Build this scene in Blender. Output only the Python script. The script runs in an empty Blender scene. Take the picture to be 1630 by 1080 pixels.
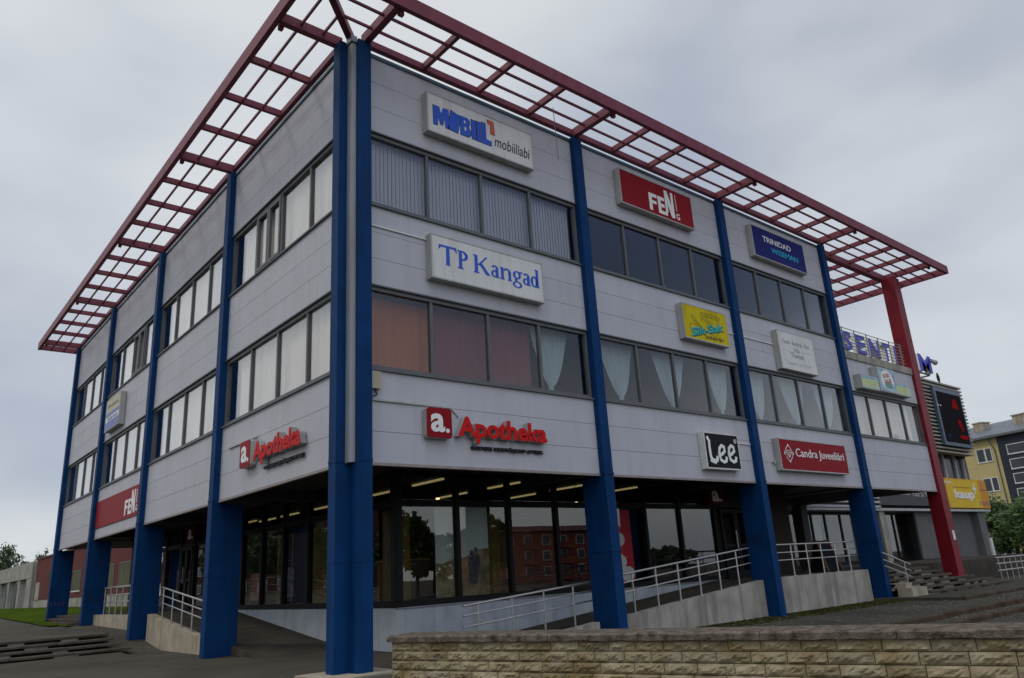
import bpy, math, random
from mathutils import Vector, Matrix
random.seed(7)
S = bpy.context.scene
COL = S.collection
R = math.radians

# ------------------------------------------------------------------ camera
yaw, pitch, roll = 0.71013, 0.30008, -0.06118
fw = Vector((math.sin(yaw)*math.cos(pitch), math.cos(yaw)*math.cos(pitch), math.sin(pitch)))
rt = Vector((math.cos(yaw), -math.sin(yaw), 0)); up = rt.cross(fw)
c, s = math.cos(roll), math.sin(roll)
X, Y = c*rt+s*up, -s*rt+c*up
cam = bpy.data.cameras.new('camera'); camo = bpy.data.objects.new('camera', cam); COL.objects.link(camo)
mw = Matrix((X, Y, -fw)).transposed().to_4x4(); mw.translation = Vector((-5.8142, -10.9721, 1.6))
camo.matrix_world = mw
cam.sensor_width = 36; cam.sensor_fit = 'HORIZONTAL'; cam.lens = 1202.08/1630*36; cam.clip_start = .05; cam.clip_end = 3000
S.camera = camo
S.view_settings.view_transform = 'Standard'; S.view_settings.look = 'None'
S.view_settings.gamma = 1; S.view_settings.exposure = 0.0

# ------------------------------------------------------------------ world and sun
SUN_DIR = Vector((-.62, .42, .78)).normalized()      # towards the sun (veiled by cloud)
w = bpy.data.worlds.new('World'); S.world = w; w.use_nodes = True
nt = w.node_tree; N = nt.nodes; L = nt.links; N.clear()
wo = N.new('ShaderNodeOutputWorld')
sky = N.new('ShaderNodeTexSky'); sky.sky_type = 'NISHITA'; sky.sun_disc = False
sky.sun_elevation = math.asin(SUN_DIR.z); sky.sun_rotation = math.atan2(SUN_DIR.x, SUN_DIR.y)
bgA = N.new('ShaderNodeBackground'); bgA.inputs[1].default_value = .1; L.new(sky.outputs[0], bgA.inputs[0])
tc = N.new('ShaderNodeTexCoord')
mp = N.new('ShaderNodeMapping'); mp.inputs['Scale'].default_value = (1, 1, 2.2); mp.inputs['Location'].default_value = (.3, .9, .1)
L.new(tc.outputs['Generated'], mp.inputs[0])
nz = N.new('ShaderNodeTexNoise'); nz.inputs['Scale'].default_value = 1.9; nz.inputs['Detail'].default_value = 5; nz.inputs['Roughness'].default_value = .45
L.new(mp.outputs[0], nz.inputs[0])
rp = N.new('ShaderNodeValToRGB'); rp.color_ramp.interpolation = 'EASE'
rp.color_ramp.elements[0].position = .30; rp.color_ramp.elements[0].color = (.40, .45, .55, 1)
rp.color_ramp.elements[1].position = .66; rp.color_ramp.elements[1].color = (.74, .765, .79, 1)
def lobe(d, inner, outer, amount, prev):
    '''a broad thicker or thinner patch of cloud: adds `amount` around direction d'''
    v_ = N.new('ShaderNodeVectorMath'); v_.operation = 'DOT_PRODUCT'; v_.inputs[1].default_value = Vector(d).normalized(); L.new(tc.outputs['Generated'], v_.inputs[0])
    r_ = N.new('ShaderNodeMapRange'); r_.interpolation_type = 'SMOOTHSTEP'; r_.inputs['From Min'].default_value = math.cos(R(outer)); r_.inputs['From Max'].default_value = math.cos(R(inner)); r_.inputs['To Max'].default_value = amount
    L.new(v_.outputs['Value'], r_.inputs['Value'])
    a_ = N.new('ShaderNodeMath'); a_.operation = 'ADD'; L.new(prev, a_.inputs[0]); L.new(r_.outputs[0], a_.inputs[1]); return a_.outputs[0]
sc_n = N.new('ShaderNodeMath'); sc_n.operation = 'MULTIPLY_ADD'; sc_n.inputs[1].default_value = .75; sc_n.inputs[2].default_value = .13; L.new(nz.outputs[0], sc_n.inputs[0])
cl_ = sc_n.outputs[0]
cl_ = lobe((.28, .75, .62), 4, 30, .16, cl_)      # thin bright cloud above the corner
cl_ = lobe((.85, .45, .55), 4, 24, -.10, cl_)     # thicker cloud on the right
cl_ = lobe((.12, .9, .34), 3, 17, -.10, cl_)      # thicker cloud low on the left
cl_ = lobe((-.8, .6, .3), 10, 50, .15, cl_)
L.new(cl_, rp.inputs[0])
# bluish break added to the unseen south-east sky, to darken the window reflections
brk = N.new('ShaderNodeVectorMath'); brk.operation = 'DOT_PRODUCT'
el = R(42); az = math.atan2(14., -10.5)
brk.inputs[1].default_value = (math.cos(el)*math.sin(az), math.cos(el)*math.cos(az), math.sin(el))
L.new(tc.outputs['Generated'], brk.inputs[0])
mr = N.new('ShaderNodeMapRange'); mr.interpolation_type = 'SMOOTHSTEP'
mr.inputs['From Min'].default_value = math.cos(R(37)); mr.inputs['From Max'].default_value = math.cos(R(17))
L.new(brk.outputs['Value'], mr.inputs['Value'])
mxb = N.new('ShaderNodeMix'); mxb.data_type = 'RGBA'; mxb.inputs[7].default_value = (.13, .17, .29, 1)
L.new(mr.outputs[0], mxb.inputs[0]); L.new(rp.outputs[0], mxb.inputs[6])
# wide bright lobe added to the unseen sky behind the camera, lighting the walls
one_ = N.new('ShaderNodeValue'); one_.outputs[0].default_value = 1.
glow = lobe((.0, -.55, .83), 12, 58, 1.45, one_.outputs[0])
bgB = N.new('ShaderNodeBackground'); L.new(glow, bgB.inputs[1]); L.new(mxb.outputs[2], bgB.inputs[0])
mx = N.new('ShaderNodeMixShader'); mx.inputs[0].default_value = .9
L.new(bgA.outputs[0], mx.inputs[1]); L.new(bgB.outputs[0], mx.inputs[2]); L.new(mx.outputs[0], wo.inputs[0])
sl = bpy.data.lights.new('sun', 'SUN'); sl.energy = .62; sl.angle = R(10); sl.color = (1, .95, .88)
so = bpy.data.objects.new('sun', sl); COL.objects.link(so)
so.rotation_euler = SUN_DIR.to_track_quat('Z', 'Y').to_euler(); so.location = (0, 0, 40)

# ------------------------------------------------------------------ materials
def M(name, col, rough=.6, metal=0., var=.10, scale=3., stretch=(1, 1, 1), bump=0., bscale=60., spec=.35, col2=None, stain=0., island=0., detail=4, speck=0.):
    m = bpy.data.materials.new(name); m.use_nodes = True
    t = m.node_tree; n = t.nodes; l = t.links; b = n['Principled BSDF']
    b.inputs['Roughness'].default_value = rough; b.inputs['Metallic'].default_value = metal
    b.inputs['Specular IOR Level'].default_value = spec
    co = n.new('ShaderNodeTexCoord'); ma = n.new('ShaderNodeMapping'); ma.inputs['Scale'].default_value = stretch
    l.new(co.outputs['Object'], ma.inputs[0])
    no = n.new('ShaderNodeTexNoise'); no.inputs['Scale'].default_value = scale; no.inputs['Detail'].default_value = detail
    l.new(ma.outputs[0], no.inputs[0])
    ra = n.new('ShaderNodeValToRGB'); ra.color_ramp.elements[0].position = .3; ra.color_ramp.elements[1].position = .7
    a = tuple(min(1, x*(1-var)) for x in col); z = col2 or tuple(min(1, x*(1+var)) for x in col)
    ra.color_ramp.elements[0].color = (*a, 1); ra.color_ramp.elements[1].color = (*z, 1)
    l.new(no.outputs[0], ra.inputs[0]); out = ra.outputs[0]
    if stain:
        m2 = n.new('ShaderNodeMapping'); m2.inputs['Scale'].default_value = (2.3, 2.3, .22); l.new(co.outputs['Object'], m2.inputs[0])
        n2 = n.new('ShaderNodeTexNoise'); n2.inputs['Scale'].default_value = 2.2; n2.inputs['Detail'].default_value = 6; l.new(m2.outputs[0], n2.inputs[0])
        r2 = n.new('ShaderNodeValToRGB'); r2.color_ramp.elements[0].position = .48; r2.color_ramp.elements[1].position = .72
        r2.color_ramp.elements[0].color = (1, 1, 1, 1); k = 1-stain; r2.color_ramp.elements[1].color = (k, k*.98, k*.95, 1)
        l.new(n2.outputs[0], r2.inputs[0])
        mu = n.new('ShaderNodeMix'); mu.data_type = 'RGBA'; mu.blend_type = 'MULTIPLY'; mu.inputs[0].default_value = 1
        l.new(out, mu.inputs[6]); l.new(r2.outputs[0], mu.inputs[7]); out = mu.outputs[2]
    if speck:
        vo = n.new('ShaderNodeTexVoronoi'); vo.inputs['Scale'].default_value = 9; l.new(co.outputs['Object'], vo.inputs['Vector'])
        lt_ = n.new('ShaderNodeMath'); lt_.operation = 'LESS_THAN'; lt_.inputs[1].default_value = .13; l.new(vo.outputs['Distance'], lt_.inputs[0])
        n3 = n.new('ShaderNodeTexNoise'); n3.inputs['Scale'].default_value = .5; l.new(co.outputs['Object'], n3.inputs[0])
        gt = n.new('ShaderNodeMath'); gt.operation = 'GREATER_THAN'; gt.inputs[1].default_value = .52; l.new(n3.outputs[0], gt.inputs[0])
        mm = n.new('ShaderNodeMath'); mm.operation = 'MULTIPLY'; l.new(lt_.outputs[0], mm.inputs[0]); l.new(gt.outputs[0], mm.inputs[1])
        m5 = n.new('ShaderNodeMath'); m5.operation = 'MULTIPLY'; m5.inputs[1].default_value = speck; l.new(mm.outputs[0], m5.inputs[0])
        mu = n.new('ShaderNodeMix'); mu.data_type = 'RGBA'; mu.inputs[7].default_value = (.30, .28, .24, 1)
        l.new(m5.outputs[0], mu.inputs[0]); l.new(out, mu.inputs[6]); out = mu.outputs[2]
        nd = n.new('ShaderNodeTexNoise'); nd.inputs['Scale'].default_value = 1.2; nd.inputs['Detail'].default_value = 6; l.new(co.outputs['Object'], nd.inputs[0])
        md = n.new('ShaderNodeMix'); md.data_type = 'VECTOR'; md.inputs[0].default_value = .35; l.new(co.outputs['Object'], md.inputs[4]); l.new(nd.outputs['Color'], md.inputs[5])
        ve = n.new('ShaderNodeTexVoronoi'); ve.feature = 'DISTANCE_TO_EDGE'; ve.inputs['Scale'].default_value = .42; l.new(md.outputs[1], ve.inputs['Vector'])
        lc = n.new('ShaderNodeMapRange'); lc.inputs['From Min'].default_value = .002; lc.inputs['From Max'].default_value = .008; lc.inputs['To Min'].default_value = .45; lc.inputs['To Max'].default_value = 0; l.new(ve.outputs['Distance'], lc.inputs['Value'])
        mk = n.new('ShaderNodeMix'); mk.data_type = 'RGBA'; mk.inputs[7].default_value = (.02, .018, .014, 1); l.new(lc.outputs[0], mk.inputs[0]); l.new(out, mk.inputs[6]); out = mk.outputs[2]
    if island:
        g = n.new('ShaderNodeNewGeometry'); mr_ = n.new('ShaderNodeMapRange')
        mr_.inputs['To Min'].default_value = 1-island; mr_.inputs['To Max'].default_value = 1+island
        l.new(g.outputs['Random Per Island'], mr_.inputs['Value'])
        mu = n.new('ShaderNodeMix'); mu.data_type = 'RGBA'; mu.blend_type = 'MULTIPLY'; mu.inputs[0].default_value = 1
        l.new(out, mu.inputs[6]); l.new(mr_.outputs[0], mu.inputs[7]); out = mu.outputs[2]
    l.new(out, b.inputs['Base Color'])
    if bump:
        nb = n.new('ShaderNodeTexNoise'); nb.inputs['Scale'].default_value = bscale; nb.inputs['Detail'].default_value = 5
        l.new(co.outputs['Object'], nb.inputs[0])
        bu = n.new('ShaderNodeBump'); bu.inputs['Strength'].default_value = bump; bu.inputs['Distance'].default_value = .02
        l.new(nb.outputs[0], bu.inputs['Height']); l.new(bu.outputs[0], b.inputs['Normal'])
    return m

def glass(name, tint, f0=.06, rough=.0, refl=(1, 1, 1), power=5):
    m = bpy.data.materials.new(name); m.use_nodes = True
    t = m.node_tree; n = t.nodes; l = t.links; n.clear()
    o = n.new('ShaderNodeOutputMaterial'); tr = n.new('ShaderNodeBsdfTransparent'); tr.inputs[0].default_value = (*tint, 1)
    gl = n.new('ShaderNodeBsdfGlossy'); gl.inputs['Roughness'].default_value = rough; gl.inputs[0].default_value = (*refl, 1)
    co = n.new('ShaderNodeTexCoord'); nw = n.new('ShaderNodeTexNoise'); nw.inputs['Scale'].default_value = .9; nw.inputs['Detail'].default_value = 1
    l.new(co.outputs['Object'], nw.inputs[0])
    bu = n.new('ShaderNodeBump'); bu.inputs['Strength'].default_value = .05; bu.inputs['Distance'].default_value = .02
    l.new(nw.outputs[0], bu.inputs['Height']); l.new(bu.outputs[0], gl.inputs['Normal'])
    lw = n.new('ShaderNodeLayerWeight'); lw.inputs['Blend'].default_value = .5      # facing = 1-cos
    p = n.new('ShaderNodeMath'); p.operation = 'POWER'; p.inputs[1].default_value = power; l.new(lw.outputs['Facing'], p.inputs[0])
    q = n.new('ShaderNodeMath'); q.operation = 'MULTIPLY_ADD'; q.inputs[1].default_value = 1-f0; q.inputs[2].default_value = f0; l.new(p.outputs[0], q.inputs[0])
    mi = n.new('ShaderNodeMixShader'); l.new(q.outputs[0], mi.inputs[0]); l.new(tr.outputs[0], mi.inputs[1]); l.new(gl.outputs[0], mi.inputs[2])
    l.new(mi.outputs[0], o.inputs[0]); return m

def emit(name, col, st):
    m = bpy.data.materials.new(name); m.use_nodes = True
    t = m.node_tree; n = t.nodes; n.clear(); o = n.new('ShaderNodeOutputMaterial'); e = n.new('ShaderNodeEmission')
    e.inputs[0].default_value = (*col, 1); e.inputs[1].default_value = st; t.links.new(e.outputs[0], o.inputs[0]); return m

def cloth(name, col, trans=.4, alpha=1.):
    m = bpy.data.materials.new(name); m.use_nodes = True
    t = m.node_tree; n = t.nodes; l = t.links; n.clear(); o = n.new('ShaderNodeOutputMaterial')
    d = n.new('ShaderNodeBsdfDiffuse'); r_ = n.new('ShaderNodeBsdfTranslucent'); mi = n.new('ShaderNodeMixShader'); mi.inputs[0].default_value = trans
    co = n.new('ShaderNodeTexCoord'); ma = n.new('ShaderNodeMapping'); ma.inputs['Scale'].default_value = (6, 6, .5); l.new(co.outputs['Object'], ma.inputs[0])
    no = n.new('ShaderNodeTexNoise'); no.inputs['Scale'].default_value = 2; l.new(ma.outputs[0], no.inputs[0])
    ra = n.new('ShaderNodeValToRGB'); ra.color_ramp.elements[0].color = (*[x*.85 for x in col], 1); ra.color_ramp.elements[1].color = (*[min(1, x*1.1) for x in col], 1)
    l.new(no.outputs[0], ra.inputs[0]); l.new(ra.outputs[0], d.inputs[0]); l.new(ra.outputs[0], r_.inputs[0])
    l.new(d.outputs[0], mi.inputs[1]); l.new(r_.outputs[0], mi.inputs[2]); last = mi.outputs[0]
    if alpha < 1:
        tr = n.new('ShaderNodeBsdfTransparent'); m2 = n.new('ShaderNodeMixShader'); m2.inputs[0].default_value = alpha
        l.new(tr.outputs[0], m2.inputs[1]); l.new(last, m2.inputs[2]); last = m2.outputs[0]
    l.new(last, o.inputs[0]); return m

CLAD = M('grey metal cladding', (.46, .46, .50), .5, 0, .04, 1.1, bump=.01, bscale=3, stain=.06, spec=.25, island=.03)
SEAM = M('dark seam backing', (.05, .05, .055), .8)
FLASH = M('edge flashing', (.30, .25, .235), .5, .2, .15, 5)
BFLASH = M('blue grey flashing', (.07, .12, .16), .45, .2)
FRAME = M('window frame', (.12, .125, .13), .5, .1)
BLUE = M('blue painted steel', (.0018, .036, .128), .6, 0, .12, 2.5, bump=.02, bscale=12, stain=.2, spec=.12)
RED = M('red painted canopy steel', (.195, .046, .066), .5, 0, .14, 4, stain=.25, spec=.22)
REDCOL = M('dark red painted column', (.20, .011, .020), .45, 0, .10, 2, stain=.2, spec=.2)
PIPE = M('galvanised downpipe', (.31, .32, .34), .4, .2, .07, 3, stain=.15)
CONC = M('weathered concrete', (.32, .305, .26), .85, 0, .2, 2.2, bump=.3, bscale=30, stain=.45)
CONCB = M('beige cast concrete', (.36, .31, .23), .85, 0, .22, 2.5, bump=.3, bscale=30, stain=.4)
PLINTH = M('painted plinth render', (.36, .40, .46), .8, 0, .10, 2.2, col2=(.43, .46, .50), bump=.15, bscale=25, stain=.2)
ASPH = M('asphalt', (.072, .065, .050), .95, 0, .25, .6, bump=.15, bscale=45, detail=9, spec=.12, speck=.2)
RAMPM = M('ramp paving', (.066, .057, .045), .95, 0, .25, 2, bump=.2, bscale=50, spec=.1)
KERB = M('worn kerb stone', (.075, .052, .036), .95, 0, .35, 3, bump=.5, bscale=25, spec=.1)
STEPM = M('step slab', (.088, .071, .058), .95, 0, .3, 4, bump=.4, bscale=30, spec=.1)
LIME = M('split limestone', (.27, .20, .095), .95, 0, .2, 3.2, col2=(.36, .315, .215), bump=.7, bscale=28, island=.20, spec=.12, detail=7)
MORTAR = M('dark mortar', (.06, .055, .05), .95)
CAPM = M('lichen covered cap slab', (.085, .060, .047), .95, 0, .35, 9, col2=(.21, .175, .14), bump=1., bscale=40, spec=.1, detail=8)
STEEL = M('stainless handrail', (.52, .50, .48), .3, .85, .08, 5)
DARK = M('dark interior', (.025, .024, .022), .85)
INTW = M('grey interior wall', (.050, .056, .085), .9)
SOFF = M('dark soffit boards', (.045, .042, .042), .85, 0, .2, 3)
SHOPF = M('black shopfront frame', (.010, .010, .011), .5, spec=.15)
OCHRE = M('ochre interior wall', (.17, .115, .022), .8, 0, .12, 2)
SHELF = M('wooden shelf', (.33, .20, .07), .7)
SIGNW = M('white sign panel', (.66, .66, .64), .4, 0, .04, 1.5, stain=.12)
CASE = M('sign casing', (.42, .42, .40), .45, .1, .08, 2, stain=.2)
SRED = M('red sign face', (.25, .006, .012), .5, 0, .06, 1.2, spec=.12)
SBLK = M('black sign face', (.009, .010, .014), .5, spec=.1)
SNAVY = M('navy sign face', (.010, .014, .14), .5, spec=.12)
SYEL = M('yellow sign face', (.58, .46, .004), .5, 0, .06, 2, stain=.25, spec=.12)
LW = M('white lettering', (.80, .80, .78), .5, var=.03)
LBLUE = M('blue lettering', (.02, .09, .52), .45, var=.04)
LRED = M('red lettering', (.55, .012, .012), .5, var=.04, spec=.12)
LORANGE = M('orange red numeral', (.66, .09, .03), .4)
LBLK = M('black lettering', (.02, .02, .022), .5)
LTEAL = M('teal lettering', (.0, .40, .42), .45)
LCYAN = M('cyan lettering', (.01, .42, .62), .45)
LFADE = M('faded grey lettering', (.38, .39, .44), .6)
LGREY = M('grey lettering', (.42, .42, .42), .5)
WGLASS = glass('coated window glass', (.95, .955, .96), .042, power=3.5)
SGLASS = glass('shop glass', (.90, .91, .90), .075)
BLIND = cloth('vertical blind fabric', (.50, .50, .54), .2)
SHEER = cloth('pale sheer curtain', (.86, .77, .64), .2, .96)
TIED = cloth('tied net curtain', (.62, .76, .78), .4, .82)
ORANGE = cloth('orange cloth', (.44, .15, .05), .2)
PLUM = cloth('plum cloth', (.22, .075, .085), .2)
REDPL = M('red vertical boards', (.125, .028, .024), .9, 0, .14, 1, (9, 9, .4), stain=.2)
OLDC = M('old bare concrete', (.34, .335, .29), .9, 0, .2, 1.2, bump=.3, bscale=12, stain=.5)
GRASS = M('mown grass', (.050, .078, .010), 1., 0, .35, 1.5, bump=.8, bscale=18, spec=0.)
LEAF = M('leaves', (.038, .060, .018), .7, 0, .35, .8, island=.4)
LEAFB = M('bush leaves', (.050, .095, .020), .6, 0, .35, .9, island=.45)
BARK = M('bark', (.06, .048, .038), .9, 0, .3, 6)
YPLAS = M('yellow facade panels', (.52, .43, .20), .8, 0, .05, .6)
BPLAS = M('charcoal facade render', (.022, .028, .042), .7, 0, .1, 1)
ROOFM = M('grey metal roof', (.15, .165, .185), .5, .2, .1, 1)
LGWALL = M('sentrum grey wall', (.13, .128, .125), .85, 0, .12, 1.5, stain=.2)
SLATM = M('horizontal screen slats', (.33, .31, .26), .6, .2, .1, 4)
SCRM = M('dark led panel', (.010, .007, .009), .7, spec=.05)
SCRF = M('screen frame', (.08, .12, .17), .4, .2)
WINW = M('white window frame', (.66, .66, .64), .5)
DGLASS = M('dark far glass', (.03, .038, .05), .15, 0, .3, .6, spec=.4)
WOODB = M('brown sandwich board', (.16, .07, .03), .7)
LITL = emit('fluorescent tube', (1, .80, .34), .28)
LITS = emit('spot lamp', (1, .72, .28), 3.0)
LEDR = emit('red led picture', (.9, .03, .04), .16)
LEDW = emit('white led picture', (.75, .7, .8), .5)
LEDB = emit('blue led picture', (.03, .03, .25), .4)

# ------------------------------------------------------------------ mesh helpers
def mapR(u, v, n): return (u, -n, v)          # right-hand facade: u=x, v=z, n=out of the wall
def mapL(u, v, n): return (-n, -u, v)         # left-hand facade: u=-y
class MB:
    def __init__(s, f=None): s.v = []; s.f = []; s.map = f
    def add(s, vs, fs):
        o = len(s.v)
        s.v += [s.map(*p) if s.map else tuple(p) for p in vs]; s.f += [[i+o for i in q] for q in fs]; return s
    def box(s, a0, a1, b0, b1, c0, c1):
        return s.add([(a0, b0, c0), (a1, b0, c0), (a1, b1, c0), (a0, b1, c0), (a0, b0, c1), (a1, b0, c1), (a1, b1, c1), (a0, b1, c1)],
                     [(3, 2, 1, 0), (4, 5, 6, 7), (0, 1, 5, 4), (1, 2, 6, 5), (2, 3, 7, 6), (3, 0, 4, 7)])
    def hexa(s, b, t): return s.add(list(b)+list(t), [(3, 2, 1, 0), (4, 5, 6, 7), (0, 1, 5, 4), (1, 2, 6, 5), (2, 3, 7, 6), (3, 0, 4, 7)])
    def quad(s, *p): return s.add(p, [tuple(range(len(p)))])
    def prism(s, poly, n0, n1):
        k = len(poly)
        return s.add([(a, b, n0) for a, b in poly]+[(a, b, n1) for a, b in poly],
                     [tuple(range(k-1, -1, -1)), tuple(range(k, 2*k))]+[(i, (i+1) % k, k+(i+1) % k, k+i) for i in range(k)])
    def tube(s, p, q, r, n=10, r2=None):
        p, q = Vector(p), Vector(q); d = (q-p).normalized(); a = d.orthogonal().normalized(); b = d.cross(a); r2 = r if r2 is None else r2
        vs = [p+(a*math.cos(2*math.pi*i/n)+b*math.sin(2*math.pi*i/n))*r for i in range(n)]+[q+(a*math.cos(2*math.pi*i/n)+b*math.sin(2*math.pi*i/n))*r2 for i in range(n)]
        return s.add([tuple(x) for x in vs], [(i, (i+1) % n, n+(i+1) % n, n+i) for i in range(n)]+[tuple(range(n-1, -1, -1)), tuple(range(n, 2*n))])
    def disc(s, u, v, ru, rv, n0, n1, k=28, a0=0, a1=2*math.pi):
        return s.prism([(u+ru*math.cos(a0+(a1-a0)*i/k), v+rv*math.sin(a0+(a1-a0)*i/k)) for i in range(k)], n0, n1)
    def stroke(s, pts, wd, n0, n1):      # thick polyline in the u,v plane
        for i in range(len(pts)-1):
            (a, b), (c_, d) = pts[i], pts[i+1]; l_ = math.hypot(c_-a, d-b) or 1; tx, ty = (c_-a)/l_*wd/2, (d-b)/l_*wd/2
            s.prism([(a-tx*.6+ty, b-ty*.6-tx), (c_+tx*.6+ty, d+ty*.6-tx), (c_+tx*.6-ty, d+ty*.6+tx), (a-tx*.6-ty, b-ty*.6+tx)], n0, n1+.0004*i)
        return s
    def build(s, name, mat, parent=None, smooth=False):
        me = bpy.data.meshes.new(name)
        top = parent
        while top is not None and top.parent: top = top.parent
        if top is not None: off = Vector(top.location)
        else:
            xs, ys, zs = zip(*s.v); off = Vector(((min(xs)+max(xs))/2, (min(ys)+max(ys))/2, min(zs)))
        me.from_pydata([tuple(Vector(p)-off) for p in s.v], [], s.f); me.validate()
        me.materials.append(mat)
        if smooth:
            for p in me.polygons: p.use_smooth = True
        o = bpy.data.objects.new(name, me); COL.objects.link(o)
        if parent is not None: o.parent = parent
        else: o.location = off
        return o

def tag(o, label, cat, group=None, kind=None):
    if label: o['label'] = label
    if cat: o['category'] = cat
    if group: o['group'] = group
    if kind: o['kind'] = kind
    return o
def thing(name, label, cat, loc, group=None):
    o = bpy.data.objects.new(name, None); COL.objects.link(o); o.location = loc; o.empty_display_size = .2
    return tag(o, label, cat, group)
def struct(o, label=None): o['kind'] = 'structure'; o['label'] = label or o.name.replace('_', ' '); o['category'] = o.name.split('.')[0].replace('_', ' '); return o

_tcache = {}
def text(mb, st, u0, u1, v0, v1, n0, n1, bold=0., shear=0., slope=0.):
    """lettering fitted into the box u0..u1 x v0..v1 and standing between n0 and n1"""
    key = (st, bold, shear)
    if key not in _tcache:
        cu = bpy.data.curves.new('t', 'FONT'); cu.body = st; cu.offset = bold; cu.shear = shear; cu.extrude = .1; cu.resolution_u = 3
        o = bpy.data.objects.new('t', cu); COL.objects.link(o); dg = bpy.context.evaluated_depsgraph_get(); dg.update()
        me = bpy.data.meshes.new_from_object(o.evaluated_get(dg))
        _tcache[key] = ([tuple(x.co) for x in me.vertices], [tuple(p.vertices) for p in me.polygons])
        bpy.data.objects.remove(o); bpy.data.curves.remove(cu); bpy.data.meshes.remove(me)
    vs, fs = _tcache[key]
    x0 = min(p[0] for p in vs); x1 = max(p[0] for p in vs); y0 = min(p[1] for p in vs); y1 = max(p[1] for p in vs)
    out = []
    for x, y, z in vs:
        a = (x-x0)/(x1-x0); b = (y-y0)/(y1-y0)
        out.append((u0+(u1-u0)*a, v0+(v1-v0)*b+slope*a, n0+(n1-n0)*(z+.1)/.2))
    return mb.add(out, fs)

# ------------------------------------------------------------------ constants of the building
ZT, W3T, W3B, W2T, W2B, CB = 11.355, 9.68, 8.18, 6.58, 5.07, 3.47
CX = [5.80, 11.52, 17.23]; CY = [5.83, 11.53, 17.23, 22.93]; CW = .26
G = 2.25                                                   # shop glass is set back this far
FL, CEIL = 1.09, 3.72

# ------------------------------------------------------------------ setting: ground
def lerp(a, b, t): t = max(0, min(1, t)); return a+(b-a)*t
def gz(x, y):
    z = lerp(.30, .21, (x-5.5)/2.5)
    if x < 3 and y > 5:
        if x < -.75: z = lerp(.30, .37, (y-8.5)/1.2) if y < 11.0 else lerp(.765, .92, (y-11)/12)
        else: z = lerp(.30, .72, (y-9.9)/3.2) if y < 13.1 else lerp(.72, .92, (y-13.1)/10)
    if -60 < x < 60 and 23 < y < 300: z = lerp(.92, 1.03, (y-23)/20)*(1 if x < 18 else 0)+(z if x >= 18 else 0)
    if x >= 8.5 and y < 2:
        if y <= -3.9: z = .0
        elif y <= -3.42: z = .10
    elif y < -2: z = lerp(.30, .02, (-2-y)/7)
    return z
xs = sorted(set([-700, -300, -120, -60, -30, -15, -10, -8, -6, -5, -4, -3, -2, -1.2, -.751, -.749, -.3, .2, .6, 1, 2, 2.999, 3.001, 4, 5, 5.5, 6, 7, 8, 8.499, 8.501, 9, 10, 12, 14, 16, 17.999, 18.001, 20, 25, 30, 40, 60, 100, 200, 400, 700]))
ys = sorted(set([-700, -300, -120, -61, -40, -25, -18, -14, -11, -9, -7.5, -6, -5, -4.4, -3.901, -3.899, -3.421, -3.419, -2, -1, 0, 1, 2, 3, 4, 5, 6, 7, 8, 9.2, 9.7, 9.9, 10.995, 11.005, 12, 13.1, 14, 16, 18, 20, 22.999, 23.001, 26, 30, 38, 60, 80, 120, 250, 700]))
g = MB(); g.add([(x, y, gz(x, y)) for y in ys for x in xs], [(j*len(xs)+i, j*len(xs)+i+1, (j+1)*len(xs)+i+1, (j+1)*len(xs)+i) for j in range(len(ys)-1) for i in range(len(xs)-1)])
struct(g.build('ground', ASPH), 'dark worn asphalt ground around the building')
# lawn
g = MB(); ly = [17.2, 17.8, 19, 20.5, 22.5, 24, 26, 28, 31, 35, 40, 46, 54, 64, 80, 110]
def lx0(y): return -1.05+max(0, y-20)*.052 if y < 60 else 1.1+(y-60)*.03
rr_ = random.Random(5); lv = []
for y in ly:
    a_ = lx0(y)+rr_.uniform(-.05, .05); b__ = (-.35 if y < 23.3 else 4.0) if y < 54 else 4.0
    for k_ in range(9): x = a_+(b__-a_)*k_/8; lv.append((x, y, gz(min(x, 2.9), y)+.035+.045*max(0, x)*(1 if y > 24 else 0)+rr_.uniform(-.008, .008)))
g.add(lv, [(j_*9+i_, j_*9+i_+1, (j_+1)*9+i_+1, (j_+1)*9+i_) for j_ in range(len(ly)-1) for i_ in range(8)])
struct(g.build('lawn', GRASS), 'green lawn in front of the red boarded building')
# terrace kerbs on the right
k = MB()
def kerb(name, x0, x1, y, z, w_=.09, h=.13, curve=0, lab=''):
    b = MB(); n_ = 24; rr = random.Random(int(x0*10))
    pts = []
    for i in range(n_+1):
        t = i/n_; x = x0+(x1-x0)*t; yy = y+curve*t*t; j = rr.uniform(-.006, .006)
        pts.append([(x, yy-w_/2, z-h), (x, yy-w_/2, z-.02+j), (x, yy-w_/2+.02, z+j), (x, yy+w_/2, z+.004+j), (x, yy+w_/2, z-h)])
    b.add([p for q in pts for p in q], [(i*5+j, (i+1)*5+j, (i+1)*5+(j+1), i*5+j+1) for i in range(n_) for j in range(4)]+[(0, 1, 2, 3, 4), tuple(n_*5+4-j for j in range(5))])
    return struct(b.build(name, KERB), lab)
kerb('kerb', 8.45, 34, -3.42, .215, lab='worn kerb of the upper terrace edge')
kerb('kerb', 8.45, 34, -3.90, .105, lab='worn kerb of the lower terrace edge')
pad = MB().box(17.0, 36, -2.2, 6, .05, .285); struct(pad.build('pavement', ASPH), 'raised asphalt pavement before the steps')
kerb('kerb', 17.0, 36, -2.24, .30, lab='kerb of the raised pavement before the steps')

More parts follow.
